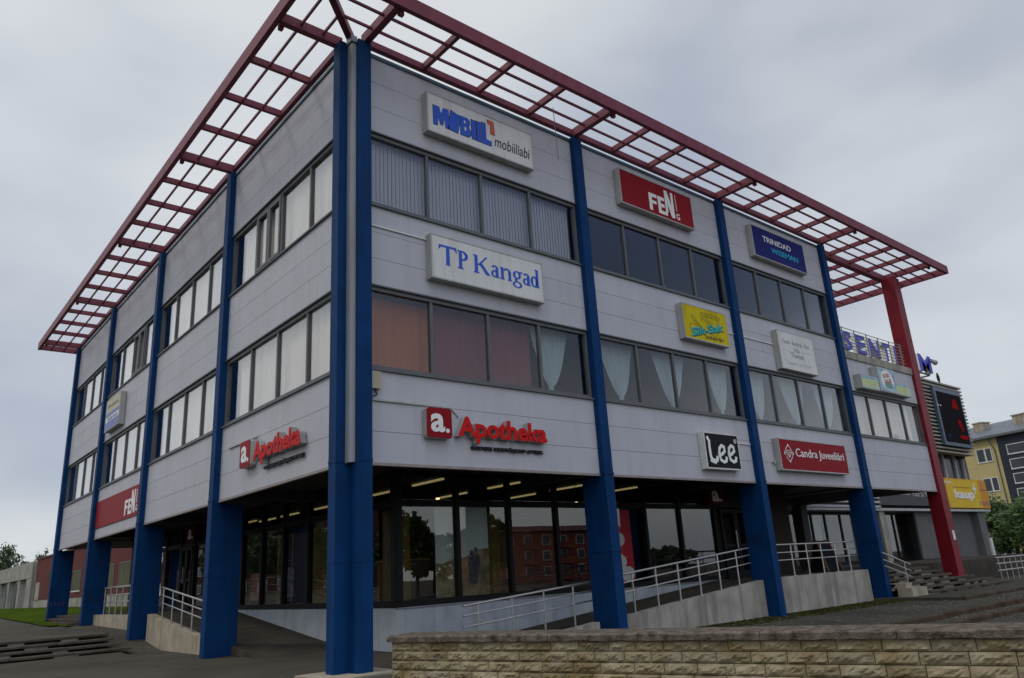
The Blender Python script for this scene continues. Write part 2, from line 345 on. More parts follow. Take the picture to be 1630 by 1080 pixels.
# ramps and entrance platform
def rz(x): return lerp(.27, FL, (x-3.7)/8.8)
g = MB()
g.hexa([(3.3, .42, .1), (12.5, .42, .1), (12.5, G-.002, .1), (3.3, G-.002, .1)], [(3.3, .42, .26), (12.5, .42, FL), (12.5, G-.002, FL), (3.3, G-.002, .26)])
struct(g.build('ramp', RAMPM), 'sloping ramp along the right-hand shop windows')
def lz(y): return lerp(.27, FL, (y-4.3)/6.4)
g = MB()
g.hexa([(.42, 4.0, .1), (G-.002, 4.0, .1), (G-.002, 10.8, .1), (.42, 10.8, .1)], [(.42, 4.0, .27), (G-.002, 4.0, .27), (G-.002, 10.8, FL), (.42, 10.8, FL)])
struct(g.build('ramp', RAMPM), 'sloping ramp along the left-hand shop windows')
g = MB().box(.42, G-.002, 10.8, 23.2, .2, FL); struct(g.build('platform', RAMPM), 'entrance platform on the left side')
g = MB().box(12.5, 17.4, .42, 5.0, .1, FL); g.box(17.4, 36.0, 1.05, 5.0, .1, FL-.02); struct(g.build('platform', RAMPM), 'entrance platform on the right side')

# ------------------------------------------------------------------ the commercial building
B = thing('commercial_building', 'grey clad three-storey shop building on blue columns with red grid canopy', 'building', (3, 3, .2))
def band(fm, u0, u1, v0, v1, rows=3):
    b = MB(fm); h = (v1-v0)/rows
    for i in range(rows): b.box(u0, u1, v0+h*i+(.0035 if i else 0), v0+h*(i+1)-(.0035 if i < rows-1 else 0), -.06, 0)
    b.build('cladding', CLAD, B)
    MB(fm).box(u0, u1, v0+.005, v1-.005, -.10, -.075).build('cladding_backing', SEAM, B)
CURT = {}
def window(fm, u0, u1, v0, v1, npane=4, opens=(), head=True):
    wnd = MB(fm)
    wnd.box(u0, u1, v1-.07, v1, -.11, -.015); wnd.box(u0, u1, v0, v0+.07, -.11, -.015)
    wnd.box(u0, u0+.06, v0+.07, v1-.07, -.11, -.02); wnd.box(u1-.06, u1, v0+.07, v1-.07, -.11, -.02)
    a0, a1 = u0+.06, u1-.06; pw = (a1-a0)/npane
    for i in range(1, npane): wnd.box(a0+pw*i-.03, a0+pw*i+.03, v0+.07, v1-.07, -.11, -.025)
    f = wnd.build('window', FRAME, B)
    MB(fm).box(u0-.01, u1+.01, v0-.035, v0-.003, -.05, .05).build('sill', FRAME, f)
    MB(fm).box(u0-.01, u1+.01, v1+.003, v1+.03, -.05, .035).build('head_flashing', FRAME, f)
    for i in range(npane):
        l_, r_ = a0+pw*i+(.03 if i else 0), a0+pw*(i+1)-(.03 if i < npane-1 else 0)
        MB(fm).box(l_, r_, v0+.07, v1-.07, -.075, -.065).build('pane', WGLASS, f)
        if i in opens:
            sb = MB(fm); m_ = (l_+r_)/2
            for p, q in ((l_+.02, m_-.01), (m_+.01, r_-.02)):
                sb.box(p, p+.07, v0+.08, v1-.08, -.064, -.005); sb.box(q-.07, q, v0+.08, v1-.08, -.064, -.005)
                sb.box(p+.07, q-.07, v1-.15, v1-.08, -.064, -.005); sb.box(p+.07, q-.07, v0+.08, v0+.15, -.064, -.005)
            sb.build('casement', FRAME, f)
    return f
rb = [(.30, CX[0]), (CX[0]+CW, CX[1]), (CX[1]+CW, CX[2])]
lb = [(.26, CY[0])]+[(CY[i]+CW, CY[i+1]) for i in range(3)]
for (a, b_) in rb:
    band(mapR, a, b_, CB, W2B-.036); band(mapR, a, b_, W2T+.031, W3B-.036); band(mapR, a, b_, W3T+.031, ZT)
    window(mapR, a, b_, W2B, W2T); window(mapR, a, b_, W3B, W3T)
    MB(mapR).box(a, b_, CB-.05, CB-.002, -.06, .02).build('bottom_flashing', FLASH, B)
    MB(mapR).box(a, b_, ZT+.002, ZT+.07, -.06, .03).build('coping', BFLASH, B)
for i, (a, b_) in enumerate(lb):
    band(mapL, -b_, -a, CB, W2B-.036); band(mapL, -b_, -a, W2T+.031, W3B-.036); band(mapL, -b_, -a, W3T+.031, ZT)
    window(mapL, -b_, -a, W2B, W2T); window(mapL, -b_, -a, W3B, W3T, opens=(1,) if i == 0 else (2,) if i == 2 else ())
    MB(mapL).box(-b_, -a, CB-.05, CB-.002, -.06, .02).build('bottom_flashing', FLASH, B)
    MB(mapL).box(-b_, -a, ZT+.002, ZT+.07, -.06, .03).build('coping', BFLASH, B)
# lower wing (between the last blue and the red column)
WX0, WX1 = CX[2]+CW, 22.595
band(mapR, WX0, WX1, CB, W2B-.036); band(mapR, WX0, WX1, W2T+.031, 7.60, 2); window(mapR, WX0, WX1, W2B, 6.50)
MB(mapR).box(WX0, WX1, 6.50+.03, W2T+.03, -.06, -.003).build('cladding', CLAD, B)
MB(mapR).box(WX0, WX1, CB-.05, CB-.002, -.06, .02).build('bottom_flashing', FLASH, B)
MB(mapR).box(WX0-.1, WX1+.05, 7.603, 7.85, -.35, .05).build('parapet', CONC, B)
# columns: a front plate over the cladding, deep below the soffit
def column(fm, u, base, prot=.14, deep=.53, mat=BLUE, w_=CW, top=ZT+.09):
    b = MB(fm)
    b.prism([(u, base), (u+w_, base), (u+w_, top), (u, top)], -.12, prot)
    b2 = MB(fm); b2.box(u, u+w_, base, CB-.06, -deep, -.122)
    b.v += b2.v; b.f += [[i+len(b.v)-len(b2.v) for i in q] for q in b2.f]
    o = b.build('column', mat, B)
    for z in (1.9, CB-.03): MB(fm).box(u-.010, u+w_+.010, z, z+.05, -deep if z < 3 else -.1, prot+.010).build('flange', mat, o)
    MB(fm).box(u-.005, u+w_+.005, 8.9, 8.93, -.10, prot+.005).build('flange', mat, o)
    return o
colR = [column(mapR, x, .1) for x in CX]
colL = [column(mapL, -(y+CW), .1 if y < 12 else .5) for y in CY]
# corner pair of columns with the downpipe in the notch
cR = MB(mapR); cR.prism([(.035, .3), (.30, .3), (.30, ZT+.09), (.035, ZT+.09)], -.53, .25); oR = cR.build('column', BLUE, B)
MB(mapR).box(.029, .306, 1.9, 1.95, -.53, .256).build('flange', BLUE, oR); MB(mapR).box(.029, .306, CB-.03, CB+.02, -.1, .256).build('flange', BLUE, oR)
cL = MB(mapL); cL.prism([(-.25, .3), (-.002, .3), (-.002, ZT+.09), (-.25, ZT+.09)], -.033, .22)
oL = cL.build('column', BLUE, B)
MB(mapL).box(-.256, .004, 1.9, 1.95, .0, .226).build('flange', BLUE, oL); MB(mapL).box(-.256, .004, CB-.03, CB+.02, 0, .226).build('flange', BLUE, oL)
dp = MB().box(-.06, .033, -.17, -.004, CB-.04, ZT+.12); dpo = dp.build('downpipe', PIPE, B)
for z in (5.6, 8.9): MB().box(-.064, .0335, -.174, -.0045, z, z+.03).build('pipe_joint', PIPE, dpo)
MB().box(-.09, .034, -.20, -.0046, ZT+.02, ZT+.15).build('rainwater_head', PIPE, dpo)
MB().box(-.55, .62, -.55, .60, .05, .325).build('column_base', CONCB, B)
GRAF = M('dark spray paint', (.006, .008, .016), .6); GRAV = M('violet spray paint', (.06, .03, .12), .6)
def side_text(o, st, x, y0, y1, z0, z1, mat):       # on the -x side face of a right-hand column
    text(b_ := MB(lambda u, v, n: (x-n, y1-u, v)), st, 0, y1-y0, z0, z1, .001, .004); b_.build('graffiti', mat, o)
side_text(colR[1], 'MST', CX[1], .02, .46, 1.95, 2.16, GRAF)
for o, y, st, z, mat in ((colL[2], CY[2], 'Ort', 1.55, GRAF), (colL[3], CY[3], 'nel', 1.45, GRAV)):
    text(b_ := MB(lambda u, v, n: (-.05+u, y-n, v)), st, 0, .42, z, z+.2, .001, .004, slope=-.06); b_.build('graffiti', mat, o)
# red column
rc = MB().box(22.6, 23.12, -.10, .36, .1, 11.43).build('red_column', REDCOL, B)
MB().box(22.594, 23.126, -.106, .366, 2.5, 2.56).build('flange', REDCOL, rc)
MB().box(22.82, 22.95, -.13, -.102, 1.80, 2.12).build('notice', LW, rc)
# roof, floors, cores
sb = MB()
sb.box(.1, CX[2]+.2, .1, 23.1, 11.22, 11.30); sb.build('roof', ROOFM, B)
for z in (CB+.30, 6.62, ):
    MB().box(.12, CX[2]+.15, .12, 23.0, z, z+.12).build('floor_slab', INTW, B)
MB().box(.12, CX[2]+.15, .12, 23.0, 9.95, 10.05).build('ceiling', INTW, B)
for z0, z1 in ((3.9, 6.6), (6.75, 9.94)): MB().box(3.4, CX[2]+.1, 3.4, 22.9, z0, z1).build('inner_wall', INTW, B)
MB().box(CX[2]+.16, CX[2]+.24, .02, 23.1, 3.45, 11.3).build('end_wall', CLAD, B)
MB().box(.1, CX[2]+.2, 23.1, 23.18, CB, 11.3).build('end_wall', CLAD, B)
MB().box(CX[2]+.26, WX1, .12, 5.0, 7.4, 7.55).build('terrace', CONC, B)
MB().box(WX1-.08, WX1, .11, 5.0, CB, 7.39).build('end_wall', CLAD, B)
MB().box(CX[2]+.26, WX1-.09, 2.6, 2.7, CB+.2, 7.38).build('inner_wall', INTW, B)
# soffit over the arcade
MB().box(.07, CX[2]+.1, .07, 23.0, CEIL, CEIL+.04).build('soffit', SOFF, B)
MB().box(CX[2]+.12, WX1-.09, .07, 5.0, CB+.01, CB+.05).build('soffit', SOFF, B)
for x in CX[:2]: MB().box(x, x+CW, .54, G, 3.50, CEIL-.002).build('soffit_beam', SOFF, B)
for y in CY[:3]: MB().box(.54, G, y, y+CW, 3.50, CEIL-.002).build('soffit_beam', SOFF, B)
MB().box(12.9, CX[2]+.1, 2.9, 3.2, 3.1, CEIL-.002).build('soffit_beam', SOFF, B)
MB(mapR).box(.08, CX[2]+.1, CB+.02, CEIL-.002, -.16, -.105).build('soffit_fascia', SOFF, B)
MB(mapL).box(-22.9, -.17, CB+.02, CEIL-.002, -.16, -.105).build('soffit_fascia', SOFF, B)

# shopfronts
def shopfront(fm, us, u0, u1, door=None, lintel=3.08):
    f = MB(fm); n0, n1 = -G-.12, -G
    f.box(u0, u1, CEIL-.10, CEIL-.003, n0, n1); f.box(u0, u1, FL+.002, FL+.12, n0, n1); f.box(u0, u1, lintel-.07, lintel+.06, n0+.01, n1-.01)
    for i, u in enumerate(us): f.box(u-.045, u+.045, FL+.12, CEIL-.10, n0-.005, n1+.012)
    o = f.build('shopfront', SHOPF, B)
    for a, b_ in zip(us[:-1], us[1:]):
        for z0, z1 in ((FL+.12, lintel-.07), (lintel+.06, CEIL-.10)):
            MB(fm).box(a+.045, b_-.045, z0, z1, -G-.065, -G-.055).build('pane', SGLASS, o)
    return o
ur = [G-.02, 3.75, 5.17, 6.60, 8.1, 9.75, 11.18, 12.75]
shopfront(mapR, ur, G-.05, 12.80)
ul = [-(x) for x in (21.45, 20.0, 18.6, 17.2, 15.65, 14.3, 12.9, 11.55, 10.3, 8.95, 7.6, 6.22, 4.85, 3.5, G+.02)]
shopfront(mapL, ul, -21.5, -G-.05)
MB().box(G+.0, 12.8, G+.02, G+.18, .1, FL-.002).build('plinth', PLINTH, B)
MB().box(G+.02, G+.18, G+.185, 21.5, .1, FL).build('plinth', PLINTH, B)
MB().box(G+.0, 12.69, G-.02, G+.019, FL-.015, FL+.0015).build('plinth_sill', PIPE, B)
MB(mapR).box(12.81, 14.6, 3.05, CEIL-.004, -G-.12, -G-.01).build('door_lintel', SHOPF, B); MB(mapR).box(14.42, 14.6, FL, 3.049, -G-.12, -G-.01).build('door_jamb', SHOPF, B)
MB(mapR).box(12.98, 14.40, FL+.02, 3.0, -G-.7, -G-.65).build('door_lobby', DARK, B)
# entrance doors
for fm, a, b_, nm in ((mapR, 12.98, 14.40, 'shop_door'), (mapL, -15.5, -14.4, 'shop_door')):
    d = MB(fm)
    for p, q in ((a, (a+b_)/2-.01), ((a+b_)/2+.01, b_)):
        d.box(p, p+.09, FL+.01, 3.0, -G-.03, -G+.03); d.box(q-.09, q, FL+.01, 3.0, -G-.03, -G+.03)
        d.box(p+.09, q-.09, 2.9, 3.0, -G-.03, -G+.03); d.box(p+.09, q-.09, FL+.01, FL+.2, -G-.03, -G+.03); d.box(p+.09, q-.09, 1.95, 2.03, -G-.03, -G+.03)
    do = d.build(nm, SHOPF, B)
    MB(fm).box((a+b_)/2-.13, (a+b_)/2-.10, 1.9, 2.4, -G+.03, -G+.08).build('handle', STEEL, do)
# interior of the shop
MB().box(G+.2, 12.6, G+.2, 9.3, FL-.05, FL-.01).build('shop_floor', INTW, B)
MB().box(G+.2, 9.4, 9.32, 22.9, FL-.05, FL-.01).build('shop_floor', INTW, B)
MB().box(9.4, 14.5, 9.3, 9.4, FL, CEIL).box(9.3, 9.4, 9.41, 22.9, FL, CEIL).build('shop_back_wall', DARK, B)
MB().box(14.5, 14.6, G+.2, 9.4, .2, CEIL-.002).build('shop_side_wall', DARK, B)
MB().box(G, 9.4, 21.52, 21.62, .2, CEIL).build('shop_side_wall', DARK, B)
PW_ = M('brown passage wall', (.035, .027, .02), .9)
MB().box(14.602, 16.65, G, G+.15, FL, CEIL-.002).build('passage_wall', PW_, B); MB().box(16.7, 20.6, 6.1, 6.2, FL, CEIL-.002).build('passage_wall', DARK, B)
pb = MB().box(2.55, 3.1, 3.1, 3.3, FL, 3.0); pb.box(4.95, 5.6, 3.2, 3.3, FL, 3.0)
pb.build('interior_partition', OCHRE, B)
pb = MB().box(2.95, 3.05, 5.3, 7.6, FL, 3.0); pb.build('interior_partition', OCHRE, B)
# canopy ------------------------------------------------------------------
ZC, OUT = 11.50, -1.38
cn = MB().box(-1.40, 24.5, -1.40, -1.30, ZC, ZC+.30); cn.box(-1.40, -1.30, -1.299, 24.1, ZC, ZC+.30)
can = cn.build('canopy', RED, B)
ie = MB().box(.25, 17.6, -.10, .02, ZC+.02, ZC+.16); ie.box(-.08, .02, .25, 24.0, ZC+.02, ZC+.16); ie.build('inner_beam', RED, can)
MB().box(-1.29, .15, 24.0, 24.1, ZC+.01, ZC+.22).build('end_beam', RED, can)
MB().box(24.38, 24.5, -1.29, 4.6, ZC+.001, ZC+.24).build('end_beam', RED, can)
MB().box(CX[2]+.2, 24.37, .30, .50, ZC-.06, ZC+.17).build('main_beam', RED, can)
raf = []
def rafter(x=None, y=None, big=False, far=.0):
    r_ = MB(); hw = .066 if big else .042; z0 = ZC-.03 if big else ZC+.03
    if x is not None: r_.box(x-hw, x+hw, -1.299, far, z0, ZC+.17)
    else: r_.box(-1.299, far, y-hw, y+hw, z0, ZC+.17)
    r_.build('rafter', RED, can)
    if big:
        b_ = MB()
        if x is not None: b_.box(x+hw, x+hw+.1, -1.28, -1.2, ZC-.07, ZC+.04)
        else: b_.box(-1.28, -1.2, y+hw, y+hw+.1, ZC-.07, ZC+.04)
        b_.build('bracket', RED, can)
xs_r = [.24, 1.63, 3.02, 4.46, 5.90, 7.27, 8.66, 10.12, 11.62, 13.02, 14.45, 15.88, 17.33, 18.75, 20.15, 21.55, 22.95]
for i, x in enumerate(xs_r): rafter(x=x, big=(i % 4 == 0), far=-.10 if x < 17.5 else 4.6)
for i in range(1, 17): rafter(y=.25+1.425*i, big=(i % 4 == 0), far=-.08)
rafter(y=.24, big=True, far=-.08)
pu = []
for d_ in (-.92, -.48): 
    MB().box(d_+.0, 24.37, d_-.02, d_+.02, ZC+.055, ZC+.105).build('purlin', RED, can)
    MB().box(d_-.02, d_+.02, d_+.026, 24.0, ZC+.055, ZC+.105).build('purlin', RED, can)
for d_ in (-.12, .95, 1.55, 2.15, 2.75, 3.35, 3.95): MB().box(CX[2]+.1, 24.37, d_-.02, d_+.02, ZC+.054, ZC+.104).build('purlin', RED, can)
hb = MB(); q = .045
hb.hexa([(-1.29-q, -1.29+q, ZC+.02), (-1.29+q, -1.29-q, ZC+.02), (.02+q, .02-q, ZC+.02), (.02-q, .02+q, ZC+.02)], [(-1.29-q, -1.29+q, ZC+.168), (-1.29+q, -1.29-q, ZC+.168), (.02+q, .02-q, ZC+.168), (.02-q, .02+q, ZC+.168)])
hb.build('hip_beam', RED, can)
MB().tube((4.75, -.62, 10.2), (4.72, -.62, ZC+.05), .008, 6).build('loose_wire', FRAME, can)
# terrace railing
tr_ = MB()
for i in range(7): tr_.tube((17.6, -.0, 7.98+.115*i), (22.3, -.0, 7.98+.115*i), .014, 6)
tro = tr_.build('terrace_railing', SLATM, B)
for i in range(6): MB().tube((17.9+i*.85, .02, 7.851), (17.9+i*.85, .02, 8.7), .018, 6).build('post', SLATM, tro)

# ------------------------------------------------------------------ curtains and blinds behind the windows
names_ord = ['nearest the corner columns', 'between the first and second blue columns', 'between the second and third blue columns', 'at the far end']
for i, (a, b_) in enumerate(lb):
    for fl, v0, v1, nm in ((2, W2B, W2T, 'lower'), (3, W3B, W3T, 'upper')):
        b = MB(mapL); n_ = 120; u0, u1 = -b_+.34, -a-.10; rr = random.Random(i*7+fl)
        ph = rr.random()*6
        vs = []; 
        for k_ in range(n_+1):
            u = u0+(u1-u0)*k_/n_; d_ = .02*math.sin(k_*.9+ph)+.012*math.sin(k_*.37+2*ph)
            vs += [(u, v0+.09, -.22+d_), (u, v1-.05, -.22+d_*.5)]
        b.add(vs, [(2*k_, 2*k_+2, 2*k_+3, 2*k_+1) for k_ in range(n_)])
        o = b.build('sheer_curtain', SHEER, smooth=True)
        tag(o, 'pale sheer curtain in the %s left-side window %s' % (nm, names_ord[i]), 'curtain', 'sheer curtains along the left-hand side')
b = MB(mapR); a, b_ = rb[0]; n_ = 62
for k_ in range(n_):
    u = a+.10+(b_-a-.2)*k_/n_; t_ = .715+.012*math.sin(k_)
    b.add([(u, W3B+.10, -.20), (u+.085*t_*1.4, W3B+.10, -.212), (u+.085*t_*1.4, W3T-.04, -.212), (u, W3T-.04, -.20)], [(0, 1, 2, 3)])
b.box(a+.08, b_-.08, W3T-.055, W3T-.02, -.26, -.18)
tag(b.build('vertical_blind', BLIND), 'grey vertical strip blind in the top window under the mobile repair sign', 'blind')
def sheet(u0, u1, v0, v1, mat, name, label, cat):
    b = MB(mapR); n_ = 50; vs = []
    for k_ in range(n_+1):
        u = u0+(u1-u0)*k_/n_; d_ = .018*math.sin(k_*.8)+.02*math.sin(k_*.23)
        vs += [(u, v0, -.30+d_), (u, v1, -.30+d_*.4)]
    b.add(vs, [(2*k_, 2*k_+2, 2*k_+3, 2*k_+1) for k_ in range(n_)])
    tag(b.build(name, mat, smooth=True), label, cat)
sheet(.50, 1.80, W2B+.02, W2T-.09, ORANGE, 'cloth_screen', 'orange cloth hung behind the first pane beside the corner column', 'curtain')
sheet(1.86, 4.34, W2B+.02, W2T-.02, PLUM, 'cloth_screen', 'plum brown cloth hung behind the second and third panes', 'curtain')
def tied(ul_, ur_, ut, label, vt=5.27, top=W2T-.02):
    b = MB(mapR); nu, nv = 44, 22; vs = []
    vk = .22                                       # knot height fraction
    for j in range(nv+1):
        t = j/nv; v = (W2B+.03)+(top-W2B-.03)*t
        tk = (vt-W2B)/(top-W2B)
        if t < tk: k_ = .10+.10*(tk-t)/max(tk, .01)
        else: k_ = .10+.90*((t-tk)/(1-tk))**.62
        for i in range(nu+1):
            s_ = i/nu; full = ul_+(ur_-ul_)*s_; u = ut+(full-ut)*k_
            d_ = .03*math.sin(i*1.7)*(.4+.6*(1-abs(2*t-1)))+.012*math.sin(i*.6+j*.2)
            vs.append((u, v, -.30+d_))
    b.add(vs, [(j*(nu+1)+i, j*(nu+1)+i+1, (j+1)*(nu+1)+i+1, (j+1)*(nu+1)+i) for j in range(nv) for i in range(nu)])
    tag(b.build('tied_curtain', TIED, smooth=True), label, 'curtain', 'tied-back net curtains of the middle floor')
tied(4.36, 5.50, 4.87, 'tied net curtain right beside the plum brown cloth')
tied(6.40, 7.62, 7.07, 'tied net curtain just right of the second blue column, farthest from the yellow sign')
tied(8.30, 9.60, 8.93, 'tied net curtain below the left half of the yellow hairdresser sign')
tied(10.45, 11.42, 10.95, 'tied net curtain below the right half of the yellow hairdresser sign')
tied(12.0, 13.2, 12.75, 'tied net curtain left of and below the faded white sign')
tied(13.9, 15.3, 14.65, 'tied net curtain straight below the faded white sign')
tied(15.8, 17.1, 16.4, 'tied net curtain by the last blue column, right of the faded white sign')
for i, (p, q_, cut) in enumerate(((17.75, 19.2, .0), (19.25, 20.6, .0), (20.65, 22.1, .22))):
    b = MB(mapR); n_ = 40; vs = []
    for k_ in range(n_+1):
        u = p+(q_-p)*k_/n_; d_ = .025*math.sin(k_*1.3); lo = W2B+.05+cut*(1+math.sin(k_*.25))*.6
        vs += [(u, lo, -.25+d_), (u, 6.48, -.25+d_*.5)]
    b.add(vs, [(2*k_, 2*k_+2, 2*k_+3, 2*k_+1) for k_ in range(n_)])
    tag(b.build('net_curtain', SHEER, smooth=True), ('white net curtain right beside the last blue column, below the long sign', 'white net curtain in the middle of the window before the red column', 'white net curtain with a scalloped hem next to the red column')[i], 'curtain', 'net curtains of the low wing')

# ------------------------------------------------------------------ signs
def sign(name, label, fm, u0, u1, v0, v1, face, depth=.18, rim=.03, case=CASE, cat='sign'):
    p = fm((u0+u1)/2, v0, 0); t = thing(name, label, cat, p)
    MB(fm).box(u0, u1, v0, v1, .012, depth-.012).build('casing', case, t)
    MB(fm).box(u0+rim, u1-rim, v0+rim, v1-rim, depth-.0118, depth).build('face', face, t)
    r_ = MB(fm); r_.box(u0, u1, v0, v0+rim-.001, depth-.0119, depth+.006); r_.box(u0, u1, v1-rim+.001, v1, depth-.0119, depth+.006)
    r_.box(u0, u0+rim-.001, v0+rim, v1-rim, depth-.0119, depth+.006); r_.box(u1-rim+.001, u1, v0+rim, v1-rim, depth-.0119, depth+.006)
    r_.build('rim', case, t); return t
D0, D1 = .1805, .186
def let(t, fm, mat, *jobs, name='lettering'):
    b = MB(fm)
    for j in jobs: j(b)
    return b.build(name, mat, t)
T = lambda *a, **k_: (lambda b: text(b, *a, **k_))
P = lambda poly, n0=D0, n1=D1: (lambda b: b.prism(poly, n0, n1))
K = lambda pts, wd, n0=D0, n1=D1: (lambda b: b.stroke(pts, wd, n0, n1))

t = sign('shop_sign', 'white light box sign with heavy blue letters and a red numeral one', mapR, 1.60, 4.41, 10.06, 10.97, SIGNW)
def blk(o):      # heavy blue letters with a thin dark outline plate behind
    def sc(poly): return [(a+(o if False else 0), b) for a, b in poly]
    y0, y1 = 10.25, 10.69
    L_ = []
    L_.append([(1.75, y0), (1.745, y1), (1.90, y1+.005), (1.94, y1-.16), (1.985, y1+.01), (2.12, y1+.02), (2.135, y0+.02), (2.03, y0+.02), (2.025, y0+.22), (1.965, y0+.05), (1.93, y0+.05), (1.86, y0+.22), (1.855, y0+.01)])
    L_.append([(2.10, y0+.02), (2.185, y1+.045), (2.43, y1-.03), (2.345, y0-.005)])
    L_.append([(2.42, y0), (2.415, y1), (2.60, y1+.0), (2.66, y1-.05), (2.66, y1-.16), (2.63, y1-.205), (2.68, y1-.26), (2.68, y0+.07), (2.62, y0+.005)])
    L_.append([(2.71, y0), (2.70, y1+.02), (2.815, y1+.02), (2.82, y0)])
    L_.append([(2.845, y0), (2.84, y1+.03), (2.95, y1+.03), (2.955, y0)])
    L_.append([(2.985, y0), (2.98, y1+.06), (3.09, y1+.06), (3.095, y0+.12), (3.22, y0+.12), (3.22, y0)])
    return L_
def grow(poly, k_):
    cx = sum(p[0] for p in poly)/len(poly); cy = sum(p[1] for p in poly)/len(poly)
    return [(p[0]+(k_ if p[0] > cx else -k_), p[1]+(k_ if p[1] > cy else -k_)) for p in poly]
one = [(3.22, 10.55), (3.225, 10.76), (3.15, 10.76), (3.15, 10.86), (3.30, 10.86), (3.325, 10.55)]
let(t, mapR, LBLK, *[P(grow(p, .012), .1802, .182) for p in blk(0)+[one]], name='letter_outline')
let(t, mapR, LBLUE, *[P(p, .1822, .187) for p in blk(0)])
let(t, mapR, LORANGE, P(one, .1822, .187), name='numeral')
let(t, mapR, SIGNW, P([(2.52, 10.38), (2.52, 10.46), (2.56, 10.46), (2.56, 10.38)], .1872, .188), P([(2.51, 10.55), (2.51, 10.61), (2.55, 10.61), (2.55, 10.55)], .1872, .188), name='letter_counter')
let(t, mapR, LBLK, T('mobiiliabi', 3.31, 4.31, 10.285, 10.545, D0, D1, bold=.002, shear=.22), name='caption')

t = sign('shop_sign', 'white light box sign reading TP Kangad in blue serif letters', mapR, 1.60, 4.43, 6.93, 7.83, SIGNW)
b = MB(mapR)
def stem(u, v0, v1, wd=.075, sf=.05):
    b.box(u, u+wd, v0, v1, D0, D1); b.box(u-sf*.6, u+wd+sf*.6, v0, v0+.022, D0, D1+.0006)
    if sf: b.box(u-sf*.6, u+wd*.6, v1-.022, v1, D0, D1+.0006)
def ring(u, v, ru, rv, th, a0=0, a1=360, nn=30, thin=.4):
    for i in range(nn):
        p = R(a0+(a1-a0)*i/nn); q_ = R(a0+(a1-a0)*(i+1)/nn); w1 = th*(thin+(1-thin)*abs(math.cos(p))); w2 = th*(thin+(1-thin)*abs(math.cos(q_)))
        b.prism([(u+ru*math.cos(p), v+rv*math.sin(p)), (u+ru*math.cos(q_), v+rv*math.sin(q_)), (u+(ru-w2)*math.cos(q_), v+(rv-w2)*math.sin(q_)), (u+(ru-w1)*math.cos(p), v+(rv-w1)*math.sin(p))][::-1], D0, D1+.0003*(i % 2))
y0 = 7.24
b.box(1.98-.04, 1.98+.04, y0, y0+.36, D0, D1); b.box(1.93, 2.03, y0, y0+.022, D0, D1+.0006); b.box(1.78, 2.18, y0+.36, y0+.40, D0, D1)
b.prism([(1.76, y0+.29), (1.78, y0+.40), (1.83, y0+.36)], D0, D1+.0004); b.prism([(2.13, y0+.36), (2.18, y0+.40), (2.20, y0+.29)], D0, D1+.0004)
stem(2.24, y0, y0+.38); ring(2.33, y0+.28, .13, .10, .07, -90, 90); b.box(2.31, 2.335, y0+.18, y0+.205, D0, D1); b.box(2.31, 2.335, y0+.355, y0+.38, D0, D1)
stem(2.62, y0, y0+.38); b.prism([(2.69, y0+.18), (2.90, y0+.38), (2.95, y0+.38), (2.74, y0+.17)], D0, D1); b.prism([(2.74, y0+.19), (2.79, y0+.235), (3.00, y0), (2.90, y0)], D0, D1+.0005)
def la(u):
    ring(u+.10, y0+.075, .085, .075, .055); b.box(u+.13, u+.20, y0, y0+.19, D0, D1+.0008); b.box(u+.2, u+.235, y0, y0+.02, D0, D1); ring(u+.11, y0+.185, .09, .075, .06, 0, 150)
la(3.01)
stem(3.28, y0, y0+.26, .068, .03); b.box(3.47, 3.538, y0, y0+.18, D0, D1); b.box(3.45, 3.56, y0, y0+.02, D0, D1+.0006); ring(3.43, y0+.16, .108, .10, .068, 0, 140)
ring(3.70, y0+.17, .105, .09, .06); ring(3.70, y0-.04, .125, .075, .05); b.box(3.64, 3.70, y0+.02, y0+.09, D0, D1+.0007); b.box(3.76, 3.85, y0+.225, y0+.255, D0, D1+.0007)
la(3.84)
ring(4.17, y0+.12, .10, .125, .065); stem(4.22, y0, y0+.40, .068, .04)
b.build('lettering', LBLUE, t)

t = sign('shop_sign', 'red light box sign with tall white FEN letters above the middle top windows', mapR, 7.27, 10.17, 10.10, 11.07, SRED)
def fen(u0, u1, v0, v1, n0, n1):
    f = lambda a, b_: (u0+(u1-u0)*a, v0+(v1-v0)*b_)
    A = [[(0, 0), (0, .66), (.30, .66), (.30, .53), (.11, .53), (.11, .40), (.27, .40), (.27, .28), (.11, .28), (.11, 0)],
         [(.33, 0), (.33, .66), (.58, .66), (.58, .53), (.44, .53), (.44, .40), (.57, .40), (.57, .27), (.44, .27), (.44, .13), (.66, .13), (.66, .0)],
         [(.61, .13), (.61, 1), (.72, 1), (.85, .45), (.85, 1), (.94, 1), (.94, 0), (.82, 0), (.695, .52), (.695, .13)]]
    return [P([f(*p) for p in q_], n0, n1) for q_ in A]
let(t, mapR, LW, *fen(8.35, 9.42, 10.21, 10.95, D0, D1), T('G', 9.42, 9.56, 10.21, 10.39, D0, D1, bold=.02))
b = MB(mapR)
for i in range(14): b.box(9.445, 9.475, 10.46+i*.034, 10.46+i*.034+.022, D0, D1)
b.build('small_print', LW, t)

t = sign('shop_sign', 'navy blue light box sign reading TRINIDAD WISEMAN', mapR, 13.0, 15.92, 10.04, 11.05, SNAVY)
let(t, mapR, LW, T('TRINIDAD', 13.56, 15.12, 10.62, 10.80, D0, D1, bold=.012))
let(t, mapR, LCYAN, T('WISEMAN', 13.95, 15.45, 10.32, 10.50, D0, D1, bold=.010), name='lettering')

